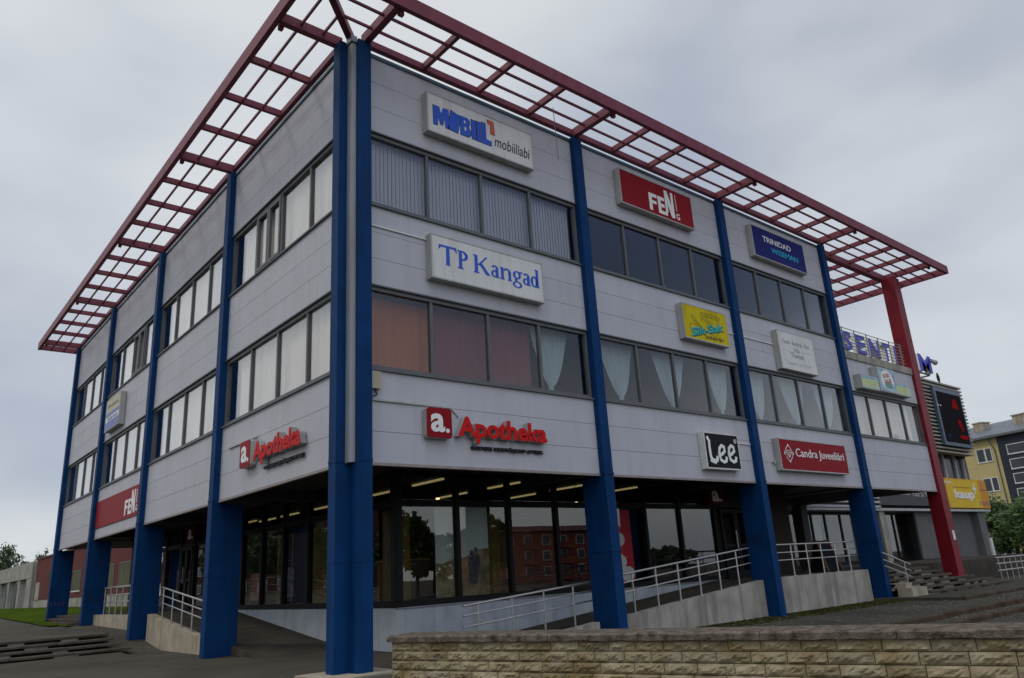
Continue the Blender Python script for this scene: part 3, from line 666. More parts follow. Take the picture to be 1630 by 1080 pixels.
t = sign('shop_sign', 'yellow light box sign of a hairdresser with teal slanted letters', mapR, 9.12, 11.0, 6.92, 7.85, SYEL)
b = MB(mapR); text(b, 'Sik-Sak', 9.40, 10.80, 6.99, 7.22, D0+.003, D1+.004, bold=.03, slope=.34); 
b.build('lettering', LTEAL, t)
b = MB(mapR); text(b, 'Sik-Sak', 9.425, 10.82, 6.97, 7.20, D0, D0+.0025, bold=.035, slope=.34); b.build('letter_shade', LBLK, t)
let(t, mapR, LBLK, T('Juuksuriäri', 9.95, 10.75, 6.985, 7.13, D0, D1, bold=.004), name='caption')
SK = M('sketch lines', (.30, .24, .02), .6)
let(t, mapR, SK, K([(9.92, 7.46), (9.86, 7.62), (9.90, 7.70), (10.05, 7.72), (10.40, 7.71), (10.70, 7.67), (10.66, 7.60), (10.30, 7.64), (9.98, 7.66)], .016), K([(9.92, 7.58), (10.2, 7.42), (10.36, 7.32)], .014), K([(9.98, 7.64), (10.3, 7.45)], .012),
    K([(9.48, 7.56), (9.53, 7.44), (9.62, 7.42), (9.9, 7.24)], .018), K([(9.50, 7.60), (9.58, 7.50), (9.88, 7.28)], .014), K([(9.40, 7.20), (9.36, 7.28), (9.42, 7.35), (9.58, 7.35), (9.68, 7.30)], .014), K([(10.3, 7.17), (10.42, 7.12), (10.5, 7.16), (10.5, 7.24)], .012), name='scissors_drawing')

t = sign('shop_sign', 'faded white light box sign with pale grey lettering of a villa hotel', mapR, 13.45, 15.43, 6.68, 7.83, SIGNW, rim=.02)
let(t, mapR, LFADE, T('Hotell - Restoran - Baar', 13.70, 15.16, 7.46, 7.60, D0, D1), T('Villa', 14.22, 14.56, 7.25, 7.38, D0, D1, bold=.01), T('Theresa', 14.05, 14.75, 7.07, 7.23, D0, D1, bold=.01))
LF2 = M('nearly bleached lettering', (.56, .56, .56), .6)
let(t, mapR, LF2, T('Tammiku 9, tel 32 23 699', 13.80, 15.08, 6.84, 6.93, D0, D1), name='small_print')
b = MB(mapR)
for i in range(5): b.disc(13.68+.11*i, 7.27-.01*i, .016, .018, D0, D1, 8); b.disc(14.72+.11*i, 7.30+.0*i, .016, .018, D0, D1, 8)
b.build('dotted_line', LFADE, t)

t = sign('shop_sign', 'square black sign with white Lee lettering above the handrail', mapR, 9.31, 10.72, 3.69, 4.58, SBLK, rim=.035, case=M('white sign rim', (.60, .59, .57), .45))
b = MB(mapR); n0, n1 = D0, D1
b.stroke([(9.44, 4.44), (9.50, 4.36), (9.49, 4.2), (9.50, 3.98), (9.56, 3.90), (9.64, 3.89), (9.74, 3.90), (9.76, 3.98)], .085, n0, n1); b.stroke([(9.50, 3.90), (9.66, 3.86)], .10, n0, n1+.004)
def lee_e(u, v): b.stroke([(u-.12, v+.02), (u+.02, v+.07), (u+.12, v+.14), (u+.11, v+.24), (u+.02, v+.27), (u-.08, v+.20), (u-.12, v+.05), (u-.08, v-.08), (u+.04, v-.13), (u+.14, v-.10), (u+.17, v-.02)], .075, n0, n1+.005)
lee_e(9.96, 4.0); lee_e(10.36, 4.02)
b.build('lettering', LW, t)
b = MB(mapR)
for i in range(16):
    a0, a1 = 2*math.pi*i/16, 2*math.pi*(i+1)/16
    b.prism([(10.58+r_*math.cos(p), 4.41+r_*math.sin(p)) for r_, p in ((.055, a0), (.055, a1), (.042, a1), (.042, a0))], n0, n1)
text(b, 'R', 10.558, 10.60, 4.38, 4.44, n0, n1); b.build('small_print', LW, t)

t = sign('shop_sign', 'long red light box sign of a jeweller with a white diamond emblem', mapR, 12.58, 16.20, 3.78, 4.64, SRED)
let(t, mapR, LW, T('Candra Juveeliäri', 13.38, 16.02, 4.10, 4.40, D0, D1, bold=.006))
b = MB(mapR); cu_, cv_ = 13.03, 4.24
for dx, dy in ((0, .26), (0, -.26)): b.prism([(cu_-.055, cv_+dy*.72), (cu_+.055, cv_+dy*.72), (cu_, cv_+dy)] if dy < 0 else [(cu_-.055, cv_+dy*.72), (cu_, cv_+dy), (cu_+.055, cv_+dy*.72)][::-1], D0, D1)
for sx in (-1, 1): b.prism([(cu_+sx*.15, cv_+.08), (cu_+sx*.25, cv_), (cu_+sx*.15, cv_-.08), (cu_+sx*.19, cv_)][::-sx], D0, D1)
b.stroke([(cu_-.06, cv_+.18), (cu_-.15, cv_+.09)], .018, D0, D1); b.stroke([(cu_+.06, cv_+.18), (cu_+.15, cv_+.09)], .018, D0, D1)
b.stroke([(cu_-.06, cv_-.18), (cu_-.15, cv_-.09)], .018, D0, D1); b.stroke([(cu_+.06, cv_-.18), (cu_+.15, cv_-.09)], .018, D0, D1)
b.stroke([(cu_-.13, cv_+.03), (cu_-.09, cv_+.08), (cu_+.09, cv_+.08), (cu_+.13, cv_+.03), (cu_, cv_-.12), (cu_-.13, cv_+.03), (cu_+.13, cv_+.03)], .014, D0, D1)
b.stroke([(cu_-.05, cv_+.03), (cu_, cv_-.12), (cu_+.05, cv_+.03)], .012, D0, D1+.002)
b.build('emblem', LW, t)

def apotheka(fm, u, label, mir):
    """square a. box plus standing letters; u = left edge of the square"""
    t = thing('pharmacy_sign', label, 'sign', fm(u+1.4, 3.75, 0))
    b = MB(fm); r_ = .04
    pol = [(u+r_, 3.93), (u+.53-r_, 3.93), (u+.53, 3.93+r_), (u+.53, 4.46-r_), (u+.53-r_, 4.46), (u+r_, 4.46), (u, 4.46-r_), (u, 3.93+r_)]
    b.prism(pol, .012, .14); b.build('square_casing', CASE, t)
    b = MB(fm); b.prism(pol, .1402, .15); b.build('square_face', SRED, t)
    b = MB(fm); text(b, 'a', u+.08, u+.38, 4.03, 4.36, .1505, .155, bold=.028); b.disc(u+.435, 4.065, .04, .04, .1505, .155, 16); b.build('square_letter', LW, t)
    b = MB(fm); text(b, 'Apotheka', u+.67, u+2.82, 3.88, 4.36, .02, .13, bold=.035); b.build('letter_body', CASE, t)
    b = MB(fm); text(b, 'Apotheka', u+.67, u+2.82, 3.88, 4.36, .1303, .145, bold=.035); b.build('lettering', LRED, t)
    b = MB(fm); text(b, 'RAKVERE KESKVÄLJAKU APTEEK', u+1.03, u+2.78, 3.765, 3.865, .012, .06, bold=.012); b.build('caption', LBLK, t)
    b = MB(fm); b.box(u-1.0, u+.60, 4.505, 4.535, .003, .035); b.tube((u+.60, 4.52, .02), (u+.78, 4.36, .02), .012, 6); b.build('cable_duct', CASE, t)
apotheka(mapR, 1.43, 'red pharmacy sign with standing letters on the right-hand facade', False)
apotheka(mapL, -4.33, 'red pharmacy sign with standing letters on the left-hand facade', True)

# long three-piece sign on the low wing
t = thing('shop_sign', 'three-piece light box sign with a white oval in a blue square', 'sign', mapR(19.8, 6.6, 0))
SBL = M('sky blue sign face', (.16, .36, .62), .4, 0, .25, 4, col2=(.45, .58, .62)); SPALE = M('pale green sign face', (.44, .56, .42), .4, 0, .12, 6)
LYEL = M('pale yellow lettering', (.62, .66, .22), .5)
MB(mapR).box(18.02, 19.24, 6.60, 7.06, .012, .24).build('casing', CASE, t); MB(mapR).box(18.05, 19.22, 6.64, 7.03, .2402, .246).build('face', SPALE, t)
MB(mapR).box(18.05, 19.22, 6.94, 7.03, .2462, .248).build('face_band', SBL, t)
MB(mapR).box(19.25, 20.48, 6.62, 7.46, .012, .26).build('casing', CASE, t); MB(mapR).box(19.28, 20.45, 6.65, 7.43, .2602, .266).build('face', SBL, t)
b = MB(mapR); b.prism([(20.49, 6.62), (21.58, 6.62), (21.66, 6.86), (21.46, 7.06), (20.49, 7.06)], .012, .24); b.build('casing', CASE, t)
b = MB(mapR); b.prism([(20.49, 6.65), (21.55, 6.65), (21.62, 6.85), (21.44, 7.03), (20.49, 7.03)], .2402, .246); b.build('face', SPALE, t)
MB(mapR).box(20.5, 21.42, 6.94, 7.025, .2462, .248).build('face_band', SBL, t)
b = MB(mapR); b.disc(19.87, 7.04, .46, .34, .2662, .269); b.build('oval', LW, t)
b = MB(mapR); b.disc(19.92, 6.86, .30, .13, .2692, .271); b.build('oval_shade', M('green grey print', (.16, .30, .27), .5), t)
LBR = M('brown red print', (.42, .12, .09), .5)
let(t, mapR, LBR, T('SUURI', 19.58, 20.06, 7.08, 7.22, .2713, .275, bold=.02, slope=.08), T('VALIK', 19.62, 20.18, 6.90, 7.04, .2713, .275, bold=.02, slope=.08))
let(t, mapR, LYEL, T('KAUBAHOOV', 18.14, 19.14, 6.70, 6.92, .2462, .25, bold=.02), T('KIRBUKA', 20.58, 21.40, 6.70, 6.92, .2462, .25, bold=.02), name='caption')

# left-hand facade signs
t = sign('shop_sign', 'small weathered sign with yellow and violet bands on the left-hand facade', mapL, -16.55, -14.75, 6.80, 7.86, SIGNW, depth=.17, rim=.02)
SV = M('violet sign face', (.18, .20, .46), .5, 0, .1, 3); SY2 = M('bleached yellow sign face', (.50, .47, .30), .5, 0, .1, 3)
MB(mapL).box(-16.52, -14.77, 7.43, 7.83, .1702, .174).build('face_band', SY2, t)
MB(mapL).box(-16.52, -14.77, 7.28, 7.40, .1702, .174).box(-16.52, -14.77, 6.83, 7.10, .1702, .174).build('face_band', SV, t)
let(t, mapL, LBLK, T('Kinnisvara', -16.3, -15.0, 7.55, 7.68, .1742, .177)); let(t, mapL, SV, T('büroo', -16.2, -15.0, 7.13, 7.25, .1702, .176, bold=.01), name='caption')
t = thing('banner_panel', 'flat red panel with white FEN letters on the left-hand facade', 'sign', mapL(-14.3, 3.76, 0))
MB(mapL).box(-17.18, -11.82, 3.76, 4.62, .004, .03).build('face', SRED, t)
let(t, mapL, LW, *fen(-13.6, -12.45, 3.86, 4.52, .0305, .036), T('G', -12.42, -12.25, 3.88, 4.05, .0305, .036, bold=.02))
b = MB(mapL)
for i in range(10): b.box(-12.40, -12.32, 4.1+i*.04, 4.125+i*.04, .0305, .036)
b.build('small_print', LW, t)
# cable ducts to the signs and small wall fittings
for i, (a, b_, v, lab) in enumerate(((.36, 1.6, 7.735, 'thin white cable duct running to the blue serif sign'), (11.0, 11.5, 7.40, 'thin white cable duct beside the yellow hairdresser sign'), (11.8, 13.45, 7.40, 'thin white cable duct running to the faded white sign'), (10.72, 11.5, 4.40, 'thin white cable duct beside the black square sign'))):
    b = MB(mapR); b.box(a, b_, v, v+.03, .002, .03); tag(b.build('cable_duct', SIGNW), lab, 'cable duct')
t = thing('junction_box', 'small beige junction box at the corner under the orange cloth window', 'junction box', mapR(.48, 4.62, 0))
MB(mapR).box(.37, .56, 4.70, 5.0, .002, .10).build('box', M('beige plastic', (.42, .38, .28), .5), t)
b = MB(mapR); b.tube((.46, 4.70, .05), (.50, 4.60, .06), .012, 6); b.tube((.50, 4.60, .06), (.40, 4.56, .03), .012, 6); b.build('cable', LBLK, t)
t = tag(MB(mapR).tube((12.47, 4.0, .002), (12.47, 4.0, .07), .05, 10).build('wall_lamp', CASE), 'tiny round fitting on the wall beside the red jeweller sign', 'wall fitting')
# signs under the arcade
for fm, u, lab in ((mapR, 12.35, 'dim red pharmacy sign hanging over the right-hand shop door'), (mapL, -14.6, 'dim red pharmacy sign hanging over the left-hand shop door')):
    t = thing('hanging_sign', lab, 'sign', fm(u+.3, 3.08, -G+.05)); n_ = -G+.05
    MB(fm).box(u, u+.75, 3.10, 3.62, n_, n_+.12).build('casing', M('shaded red box', (.085, .006, .008), .6, spec=.1), t)  # sign red darkened here to stand in for the arcade's shade
    b = MB(fm); text(b, 'a', u+.15, u+.48, 3.2, 3.5, n_+.1205, n_+.125, bold=.028); b.disc(u+.56, 3.24, .04, .04, n_+.1205, n_+.125, 12); b.build('lettering', LW, t)
    b = MB(fm)
    for q_ in (u+.1, u+.6): b.tube((q_, 3.62, n_+.06), (q_, CEIL-.002, n_+.06), .01, 6)
    b.build('hanger', STEEL, t)

# ------------------------------------------------------------------ things in the shop windows
def hexc(h): return tuple((int(h[i:i+2], 16)/255)**2.2 for i in (0, 2, 4))
t = thing('window_poster', 'tall landscape poster with a couple behind the right-hand shop glass', 'poster', (3.95, G+.3, 1.18))
MB(mapR).box(3.25, 4.62, 1.18, 3.02, -G-.14, -G-.12).build('panel', M('poster sky', (.50, .56, .55), .6, 0, .08, .8), t)
b = MB(mapR); b.prism([(3.25, 1.18), (4.62, 1.18), (4.62, 2.15), (4.3, 2.12), (4.0, 1.98), (3.7, 1.96), (3.4, 1.86), (3.25, 1.88)], -G-.1198, -G-.118); b.build('hills', M('poster hills', (.16, .16, .08), .7, 0, .5, 5, col2=(.34, .26, .13)), t)
b = MB(mapR); b.prism([(4.10, 1.45), (4.28, 1.42), (4.36, 1.75), (4.38, 1.98), (4.30, 2.06), (4.20, 2.0), (4.08, 1.96), (4.06, 1.72)], -G-.1178, -G-.116); b.disc(4.16, 2.06, .05, .06, -G-.1178, -G-.1162, 12); b.disc(4.27, 2.12, .05, .06, -G-.1178, -G-.1164, 12); b.build('couple', M('poster figures', (.028, .026, .03), .7, 0, .5, 9, col2=(.15, .12, .10)), t)
t = thing('window_banner', 'red window banner with big white rounded shapes', 'banner', (8.95, G+.2, 1.1))
MB(mapR).box(8.45, 9.25, 1.24, 2.98, -G-.13, -G-.11).build('panel', M('bright red banner', (.62, .02, .015), .6), t)
b = MB(mapR)
for u, v in ((8.72, 2.25), (8.72, 1.72), (8.98, 1.42)): b.disc(u, v, .26, .18, -G-.1098, -G-.106+.0005*v)
b.build('shape', LW, t)
# posters and shelves seen through the left-hand glass
pcol = [M('poster print', (.34, .30, .30), .6, 0, .6, 7, col2=(.55, .42, .40)), M('poster print warm', (.40, .40, .38), .6, 0, .7, 9, col2=(.55, .20, .16))]
for i, (y, wd, z0, z1) in enumerate(((7.75, .70, 1.35, 2.05), (9.75, .7, 1.30, 2.0), (13.4, .75, 1.45, 2.3), (15.0, .8, 1.45, 2.3), (16.2, .7, 1.5, 2.35), (17.8, .8, 1.5, 2.4))):
    t = MB(mapL).box(-y-wd/2, -y+wd/2, z0, z1, -G-.22, -G-.20).build('notice_poster', pcol[i % 2])
    tag(t, ('pale poster behind the pane nearest the corner column, left side', 'pale poster left of the wooden shelf behind the left-hand glass', 'pale poster on the left shop door side nearest the first blue column', 'pale poster left of the left-hand shop door', 'pale poster two panes left of the left-hand shop door', 'pale poster next to the second blue column, left side')[i], 'poster', 'posters behind the left-hand glass')
t = thing('shelf_unit', 'tall wooden shelf unit lit behind the left-hand shop glass', 'shelf', (3.1, 8.9, FL))
MB().box(2.9, 3.3, 8.45, 8.53, FL, 2.95).box(2.9, 3.3, 9.35, 9.43, FL, 2.95).box(3.26, 3.3, 8.53, 9.35, FL, 2.95).build('side_panel', SHELF, t)
for i in range(6): MB().box(2.9, 3.25, 8.532, 9.348, 1.25+i*.33, 1.28+i*.33).build('shelf', SHELF, t)
for i, (x, y, z, wd, dp_, h) in enumerate(((3.3, 3.7, FL, 1.0, .5, .9), (6.4, 4.2, FL, 1.6, .5, 1.5), (8.0, 5.2, FL, 2.6, .4, 1.9))):
    t = thing('shop_counter', ('dark shop counter inside near the glass corner', 'dark goods shelf behind the pane left of the second blue column', 'dark tall goods shelf at the back of the shop')[i], 'shelf', (x, y, z))
    MB().box(x-wd/2, x+wd/2, y-dp_/2, y+dp_/2, z, z+h).build('cabinet', M('cabinet wood', (.10, .055, .03), .6), t)
    MB().box(x-wd/2-.02, x+wd/2+.02, y-dp_/2-.02, y+dp_/2+.02, z+h, z+h+.03).build('top', SHELF, t)
# fluorescent tubes and spots
def lamp_tube():
    t = thing('fluorescent_lamp', 'yellowish fluorescent tube lamp on the shop ceiling', 'ceiling lamp', (0, 0, 3.6), 'fluorescent tubes on the shop ceiling')
    MB().box(-.05, .05, -.62, .62, 3.65, 3.70).build('fitting', SIGNW, t)
    MB().box(-.03, .03, -.6, .6, 3.61, 3.649).build('tube', LITL, t); return t
lt = lamp_tube()
def dup(root, loc, rotz=0, label=None):
    r_ = root.copy(); COL.objects.link(r_); r_.location = loc; r_.rotation_euler = (0, 0, rotz)
    if label: r_['label'] = label
    for ch in list(root.children):
        c_ = ch.copy(); COL.objects.link(c_); c_.parent = r_
        for g_ in list(ch.children):
            d_ = g_.copy(); COL.objects.link(d_); d_.parent = c_
    return r_
lpos = [(3.65, 3.2), (3.72, 5.1), (8.15, 5.3), (8.08, 3.4), (10.17, 3.3), (3.85, 9.0), (3.82, 10.8), (3.84, 12.5), (3.56, 13.3), (5.9, 3.3), (5.9, 5.4), (5.8, 9.0)]
for i, (x, y) in enumerate(lpos):
    if i == 0: lt.location = (x, y, 3.6)
    else: dup(lt, (x, y, 3.6))
sp = thing('spot_lamp', 'small glowing spot lamp inside the shop window', 'spot lamp', (0, 0, 0), 'glowing spot lamps in the shop windows')
MB().tube((0, 0, .03), (0, 0, .10), .045, 12, .03).build('shade', SHOPF, sp)
MB().disc(0, 0, .04, .04, .0, .029, 12).build('bulb', LITS, sp)
MB().tube((0, 0, .101), (0, 0, .5), .008, 6).build('rod', SHOPF, sp)
for i, (x, y, z) in enumerate(((3.77, 3.0, 3.24), (2.98, 3.0, 3.13), (8.01, 3.0, 3.20), (3.2, 7.9, 2.98))):
    if i == 0: sp.location = (x, y, z)
    else: dup(sp, (x, y, z))

# ------------------------------------------------------------------ retaining walls, handrails
def rwall(label, pts_top, z0, axis, a0, a1, mat):
    (p, zp), (q_, zq) = pts_top; b = MB()
    if axis == 'x': b.hexa([(p, a0, z0), (q_, a0, z0), (q_, a1, z0), (p, a1, z0)], [(p, a0, zp), (q_, a0, zq), (q_, a1, zq), (p, a1, zp)])
    else: b.hexa([(a0, p, z0), (a1, p, z0), (a1, q_, z0), (a0, q_, z0)], [(a0, p, zp), (a1, p, zp), (a1, q_, zq), (a0, q_, zq)])
    return tag(b.build('retaining_wall', mat), label, 'low wall')
rwall('short low concrete ramp wall ending at the second blue column', ((3.7, .40), (5.62, .58)), .1, 'x', .2, .40, CONC)
rwall('stained concrete ramp wall rising between two blue columns on the right', ((6.07, .595), (11.51, 1.075)), .05, 'x', .2, .40, CONC)
rwall('stained concrete platform wall in front of the sandwich board', ((11.79, 1.10), (17.0, 1.10)), .05, 'x', .2, .40, CONC)
rwall('pale concrete ramp wall sloping down on the left side', ((6.10, .52), (11.25, 1.13)), .1, 'y', .2, .40, CONCB)
rwall('low pale concrete platform wall on the left side beside the red panel column', ((11.80, 1.11), (17.22, 1.11)), .4, 'y', .2, .40, CONCB)
def handrail(label, axis, a, posts, ztop, zbot, ext, rails=(0, .17, .36)):
    """posts: positions along the axis; ztop/zbot: functions of position"""
    f = (lambda p, z: (p, a, z)) if axis == 'x' else (lambda p, z: (a, p, z))
    t = thing('handrail', label, 'handrail', f(posts[0], zbot(posts[0])))
    for i, d_ in enumerate(rails):
        b = MB(); b.tube(f(ext[0], ztop(ext[0])-d_), f(ext[1], ztop(ext[1])-d_), .024 if i == 0 else .017, 10); b.build('rail', STEEL, t)
    for p in posts:
        b = MB(); b.tube(f(p, zbot(p)), f(p, ztop(p)-.02), .020, 10); b.tube(f(p, zbot(p)), f(p, zbot(p)+.012), .05, 12); b.build('post', STEEL, t)
    return t
zr = lambda x: .655+(x-6.8)*.0885
handrail('steel handrail starting beside the corner columns on the right-hand ramp', 'x', .6, [2.93, 3.73, 4.54, 5.34], lambda x: 1.117+(x-2.93)*.0735, lambda x: max(.26, rz(x)-.02), (2.60, 6.6))
handrail('steel handrail climbing the ramp wall under the black square sign', 'x', .3, [6.81, 7.58, 8.35, 9.11, 9.88, 10.64], lambda x: zr(x)+.81, lambda x: .595+(x-6.07)*.0882, (6.09, 11.22))
handrail('level steel railing on the platform wall before the sandwich board', 'x', .3, [12.40, 13.16, 13.93, 14.69, 15.45, 16.2], lambda x: 1.90, lambda x: 1.10, (11.82, 16.7), (0, .20, .39))
zl = lambda y: .52+(y-6.1)*.1184
handrail('steel handrail sloping down the left-side ramp wall', 'y', .3, [7.25, 8.03, 8.78, 9.55, 10.33], lambda y: zl(y)+.74, zl, (6.12, 10.45), (0, .19, .37))
handrail('level steel railing on the left-side platform wall', 'y', .3, [12.4, 13.5, 14.3, 15.0, 15.7, 16.4], lambda y: 1.90, lambda y: 1.11, (12.2, 16.5), (0, .22, .42))
handrail('short steel stair handrail beside the last blue column', 'x', -.3, [18.28], lambda x: 1.60-(x-16.73)*.235, lambda x: .33, (17.0, 18.66), (0, .19, .36))

# ------------------------------------------------------------------ steps
def slab(b, x0, x1, y0, y1, z0, z1, seed=0):
    rr = random.Random(seed); n_ = max(2, int((x1-x0)/1.2)); x = x0
    for i in range(n_):
        xe = x0+(x1-x0)*(i+1)/n_-.012; dz = rr.uniform(-.004, .004); dy = rr.uniform(-.010, .010); ch = .012
        b.add([(x, y0+dy, z0+dz), (xe, y0+dy, z0+dz), (xe, y1, z0+dz), (x, y1, z0+dz), (x, y0+dy, z1-ch+dz), (xe, y0+dy, z1-ch+dz), (xe, y1, z1+dz), (x, y1, z1+dz), (x, y0+dy+ch, z1+dz), (xe, y0+dy+ch, z1+dz)],
              [(3, 2, 1, 0), (0, 1, 5, 4), (4, 5, 9, 8), (8, 9, 6, 7), (2, 3, 7, 6), (1, 2, 6, 9, 5), (0, 4, 8, 7, 3)]); x = xe+.012
st = thing('outdoor_steps', 'four long worn slab steps up to the left-hand plaza', 'steps', (-4, 10.4, .3))
for i in range(4):
    b = MB(); x1 = -.80-.02*i+.10*(3-i); slab(b, -14, x1, 9.72+.36*i, 9.72+.36*i+.44, .405+.105*i, .455+.105*i, i); b.build('tread', STEPM, st)
    b = MB(); rr = random.Random(i+30); x = -14.
    while x < x1-.5:
        wd = rr.uniform(.25, .5); MB().box(x, x+wd, 9.76+.36*i, 9.76+.36*i+.2, .30+.105*i, .404+.105*i).build('riser_block', CONC, st); x += wd+rr.uniform(.5, 1.3)
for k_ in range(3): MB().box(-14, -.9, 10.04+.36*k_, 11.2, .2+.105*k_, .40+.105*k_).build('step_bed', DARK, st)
st = thing('outdoor_steps', 'broken slab steps up to the red column on the right', 'steps', (20, .3, .28))
ends = [25.2, 24.3, 23.5, 22.35, 22.34, 22.0]
y_, z_ = -.80, .38
for i in range(6):
    b = MB(); x0 = 18.55 if i == 0 else 18.0 if i == 1 else 17.5
    slab(b, x0, ends[i], y_+.27*i, y_+.27*i+.36, z_-.06+.125*i, z_+.125*i, 50+i); b.build('tread', STEPM, st)
    b = MB(); rr = random.Random(i+70); x = x0
    while x < ends[i]-.5:
        wd = rr.uniform(.3, .8); MB().box(x, x+wd, y_+.05+.27*i, y_+.27*i+.2, .2+.125*i, z_-.061+.125*i).build('riser_block', CONC, st); x += wd+rr.uniform(.25, .9)
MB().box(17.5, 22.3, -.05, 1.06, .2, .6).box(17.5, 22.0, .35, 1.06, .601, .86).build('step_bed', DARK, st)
MB().box(17.5, 18.5, -.72, -.3, .2, .52).build('side_block', CONCB, st); MB().box(17.5, 17.95, -.55, -.1, .521, .66).build('side_block', CONCB, st)

st = thing('outdoor_steps', 'short worn steps onto the platform between the last two left columns', 'steps', (0, 20, .85))
for i in range(3):
    b = MB(); y = 17.6; rr = random.Random(i+90)
    while y < 22.8: b.box(-.40+.27*i, .42, y, min(y+1.28, 22.8), .86+.085*i, .91+.085*i); y += 1.3
    b.build('tread', STEPM, st)
    MB().box(-.34+.27*i, .42, 17.65, 22.75, .70+.085*i, .859+.085*i).build('riser', CONC, st)
MOSS = M('moss and weeds', (.060, .058, .018), 1., 0, .4, 8, spec=0., island=.4)
def tufts(name, label, areas, n, h, mat, seed):
    b = MB(); rr = random.Random(seed)
    for _ in range(n):
        x0, x1, y0, y1 = rr.choice(areas); x = rr.uniform(x0, x1); y = y1-(y1-y0)*rr.random()**2.0; z = gz(x, y); a_ = rr.uniform(0, 6.28); s_ = h*rr.uniform(.5, 1.4)
        dx, dy = math.cos(a_)*s_, math.sin(a_)*s_
        b.add([(x-dx, y-dy, z), (x+dx, y+dy, z), (x+dx*.7+rr.uniform(-.02, .02), y+dy*.7, z+s_*rr.uniform(.3, .9)), (x-dx*.6, y-dy*.6, z+s_*rr.uniform(.3, .9))], [(0, 1, 2, 3)])
    o = b.build(name, mat); tag(o, label, 'moss', None, 'stuff')
tufts('moss', 'moss and low weeds growing along the foot of the concrete walls', [(6.5, 11.5, -.75, .18), (11.8, 17.0, -.85, .18), (11.8, 17, -.5, .18), (17.3, 18.6, -1.0, -.75)], 7000, .028, MOSS, 31)
b = MB(); rr = random.Random(77)
for _ in range(1500):
    x = rr.uniform(8, 26); k_ = rr.random()
    y = -3.50-rr.random()**2*.5 if k_ < .3 else -4.0-rr.random()**2*.8 if k_ < .5 else rr.uniform(-3.3, -.2) if x < 17 else rr.uniform(-3.3, -2.4)
    z = gz(x, y)+.006; s_ = rr.uniform(.008, .02); a_ = rr.uniform(0, 6.28); c_, d_ = math.cos(a_)*s_, math.sin(a_)*s_
    b.add([(x+c_, y+d_, z), (x-d_, y+c_, z+.008), (x-c_, y-d_, z), (x+d_, y-c_, z)], [(0, 1, 2, 3)])
tag(b.build('petals', M('pale petals', (.34, .33, .30), .9)), 'tiny pale petals scattered along the terrace kerbs', 'petals', None, 'stuff')

# ------------------------------------------------------------------ split stone wall in the foreground
A0, A1 = Vector((-.20, -1.62, 0)), Vector((2.6, -10.45, 0)); dv = (A1-A0).normalized(); nv = Vector((dv.y, -dv.x, 0))   # nv: to the camera side
if nv.x > 0: nv = -nv
LEN = (A1-A0).length; ZW = .90; th = .46
def wp(s_, o, z): p = A0+dv*s_-nv*o; return (p.x, p.y, z)
t = thing('stone_wall', 'long low wall of split yellowish limestone with a brown cap slab', 'low wall', tuple(A0+dv*4-nv*.2))
b = MB(); x = -.04; rr = random.Random(3)
while x < LEN:
    e = min(LEN, x+rr.uniform(1.1, 1.5)); k_ = 10; top = []; bot = []
    for i in range(k_+1):
        s_ = x+(e-.006-x)*i/k_; j = rr.uniform(-.01, .008); z1 = ZW+rr.uniform(-.006, .004)
        top.append([wp(s_, -.06+j, ZW-.078+rr.uniform(-.006, .006)), wp(s_, -.065+j, z1-.018), wp(s_, -.045+j, z1), wp(s_, th+.05, ZW), wp(s_, th+.05, ZW-.08)])
    b.add([p for q_ in top for p in q_], [(i*5+m_, (i+1)*5+m_, (i+1)*5+(m_+1) % 5, i*5+(m_+1) % 5) for i in range(k_) for m_ in range(5)]+[(4, 3, 2, 1, 0), tuple(k_*5+m_ for m_ in range(5))]); x = e
b.build('cap', CAPM, t)
MB().hexa([wp(.03, .035, -.3), wp(LEN, .035, -.3), wp(LEN, th-.03, -.3), wp(.03, th-.03, -.3)][::-1], [wp(.03, .035, ZW-.081), wp(LEN, .035, ZW-.081), wp(LEN, th-.03, ZW-.081), wp(.03, th-.03, ZW-.081)][::-1]).build('core', MORTAR, t)
b = MB(); ch = .115
def block(s0, s1, z0, z1, side=False):
    nu, nz = max(5, int((s1-s0)/.028)), 5; vs = []; ph = rr.random()*9; tilt = rr.uniform(-.014, .014)
    for j in range(nz+1):
        for i in range(nu+1):
            a_, c_ = i/nu, j/nz; edge = min(a_, 1-a_)*nu*.6, min(c_, 1-c_)*nz*.9
            k_ = min(1, min(edge)); bul = (.010+.020*rr.random()+.012*math.sin(a_*7+ph)*math.sin(c_*5+ph)+tilt*(c_-.5)*2)*k_
            o = -bul if not side else 0
            if not side: vs.append(wp(s0+(s1-s0)*a_, -.0-max(0, bul), z0+(z1-z0)*c_))
            else: p = wp(.0-max(0, bul), s0+(s1-s0)*a_, z0+(z1-z0)*c_); vs.append(p)
    f_ = [(j*(nu+1)+i, j*(nu+1)+i+1, (j+1)*(nu+1)+i+1, (j+1)*(nu+1)+i) for j in range(nz) for i in range(nu)]
    if side: f_ = [q_[::-1] for q_ in f_]
    n0 = len(vs)
    back = (lambda a_, z: wp(a_, .033, z)) if not side else (lambda a_, z: wp(.028, a_, z))
    vs += [back(s0, z0), back(s1, z0), back(s1, z1), back(s0, z1)]
    f_ += [tuple(range(nu, -1, -1))+(n0, n0+1) if False else tuple([n0]+[n0+1]+[i for i in range(nu, -1, -1)]),
           tuple([n0+2, n0+3]+[nz*(nu+1)+i for i in range(nu+1)]),
           tuple([n0+3, n0]+[j*(nu+1) for j in range(nz+1)]), tuple([n0+1, n0+2]+[j*(nu+1)+nu for j in range(nz, -1, -1)])]
    b.add(vs, f_)
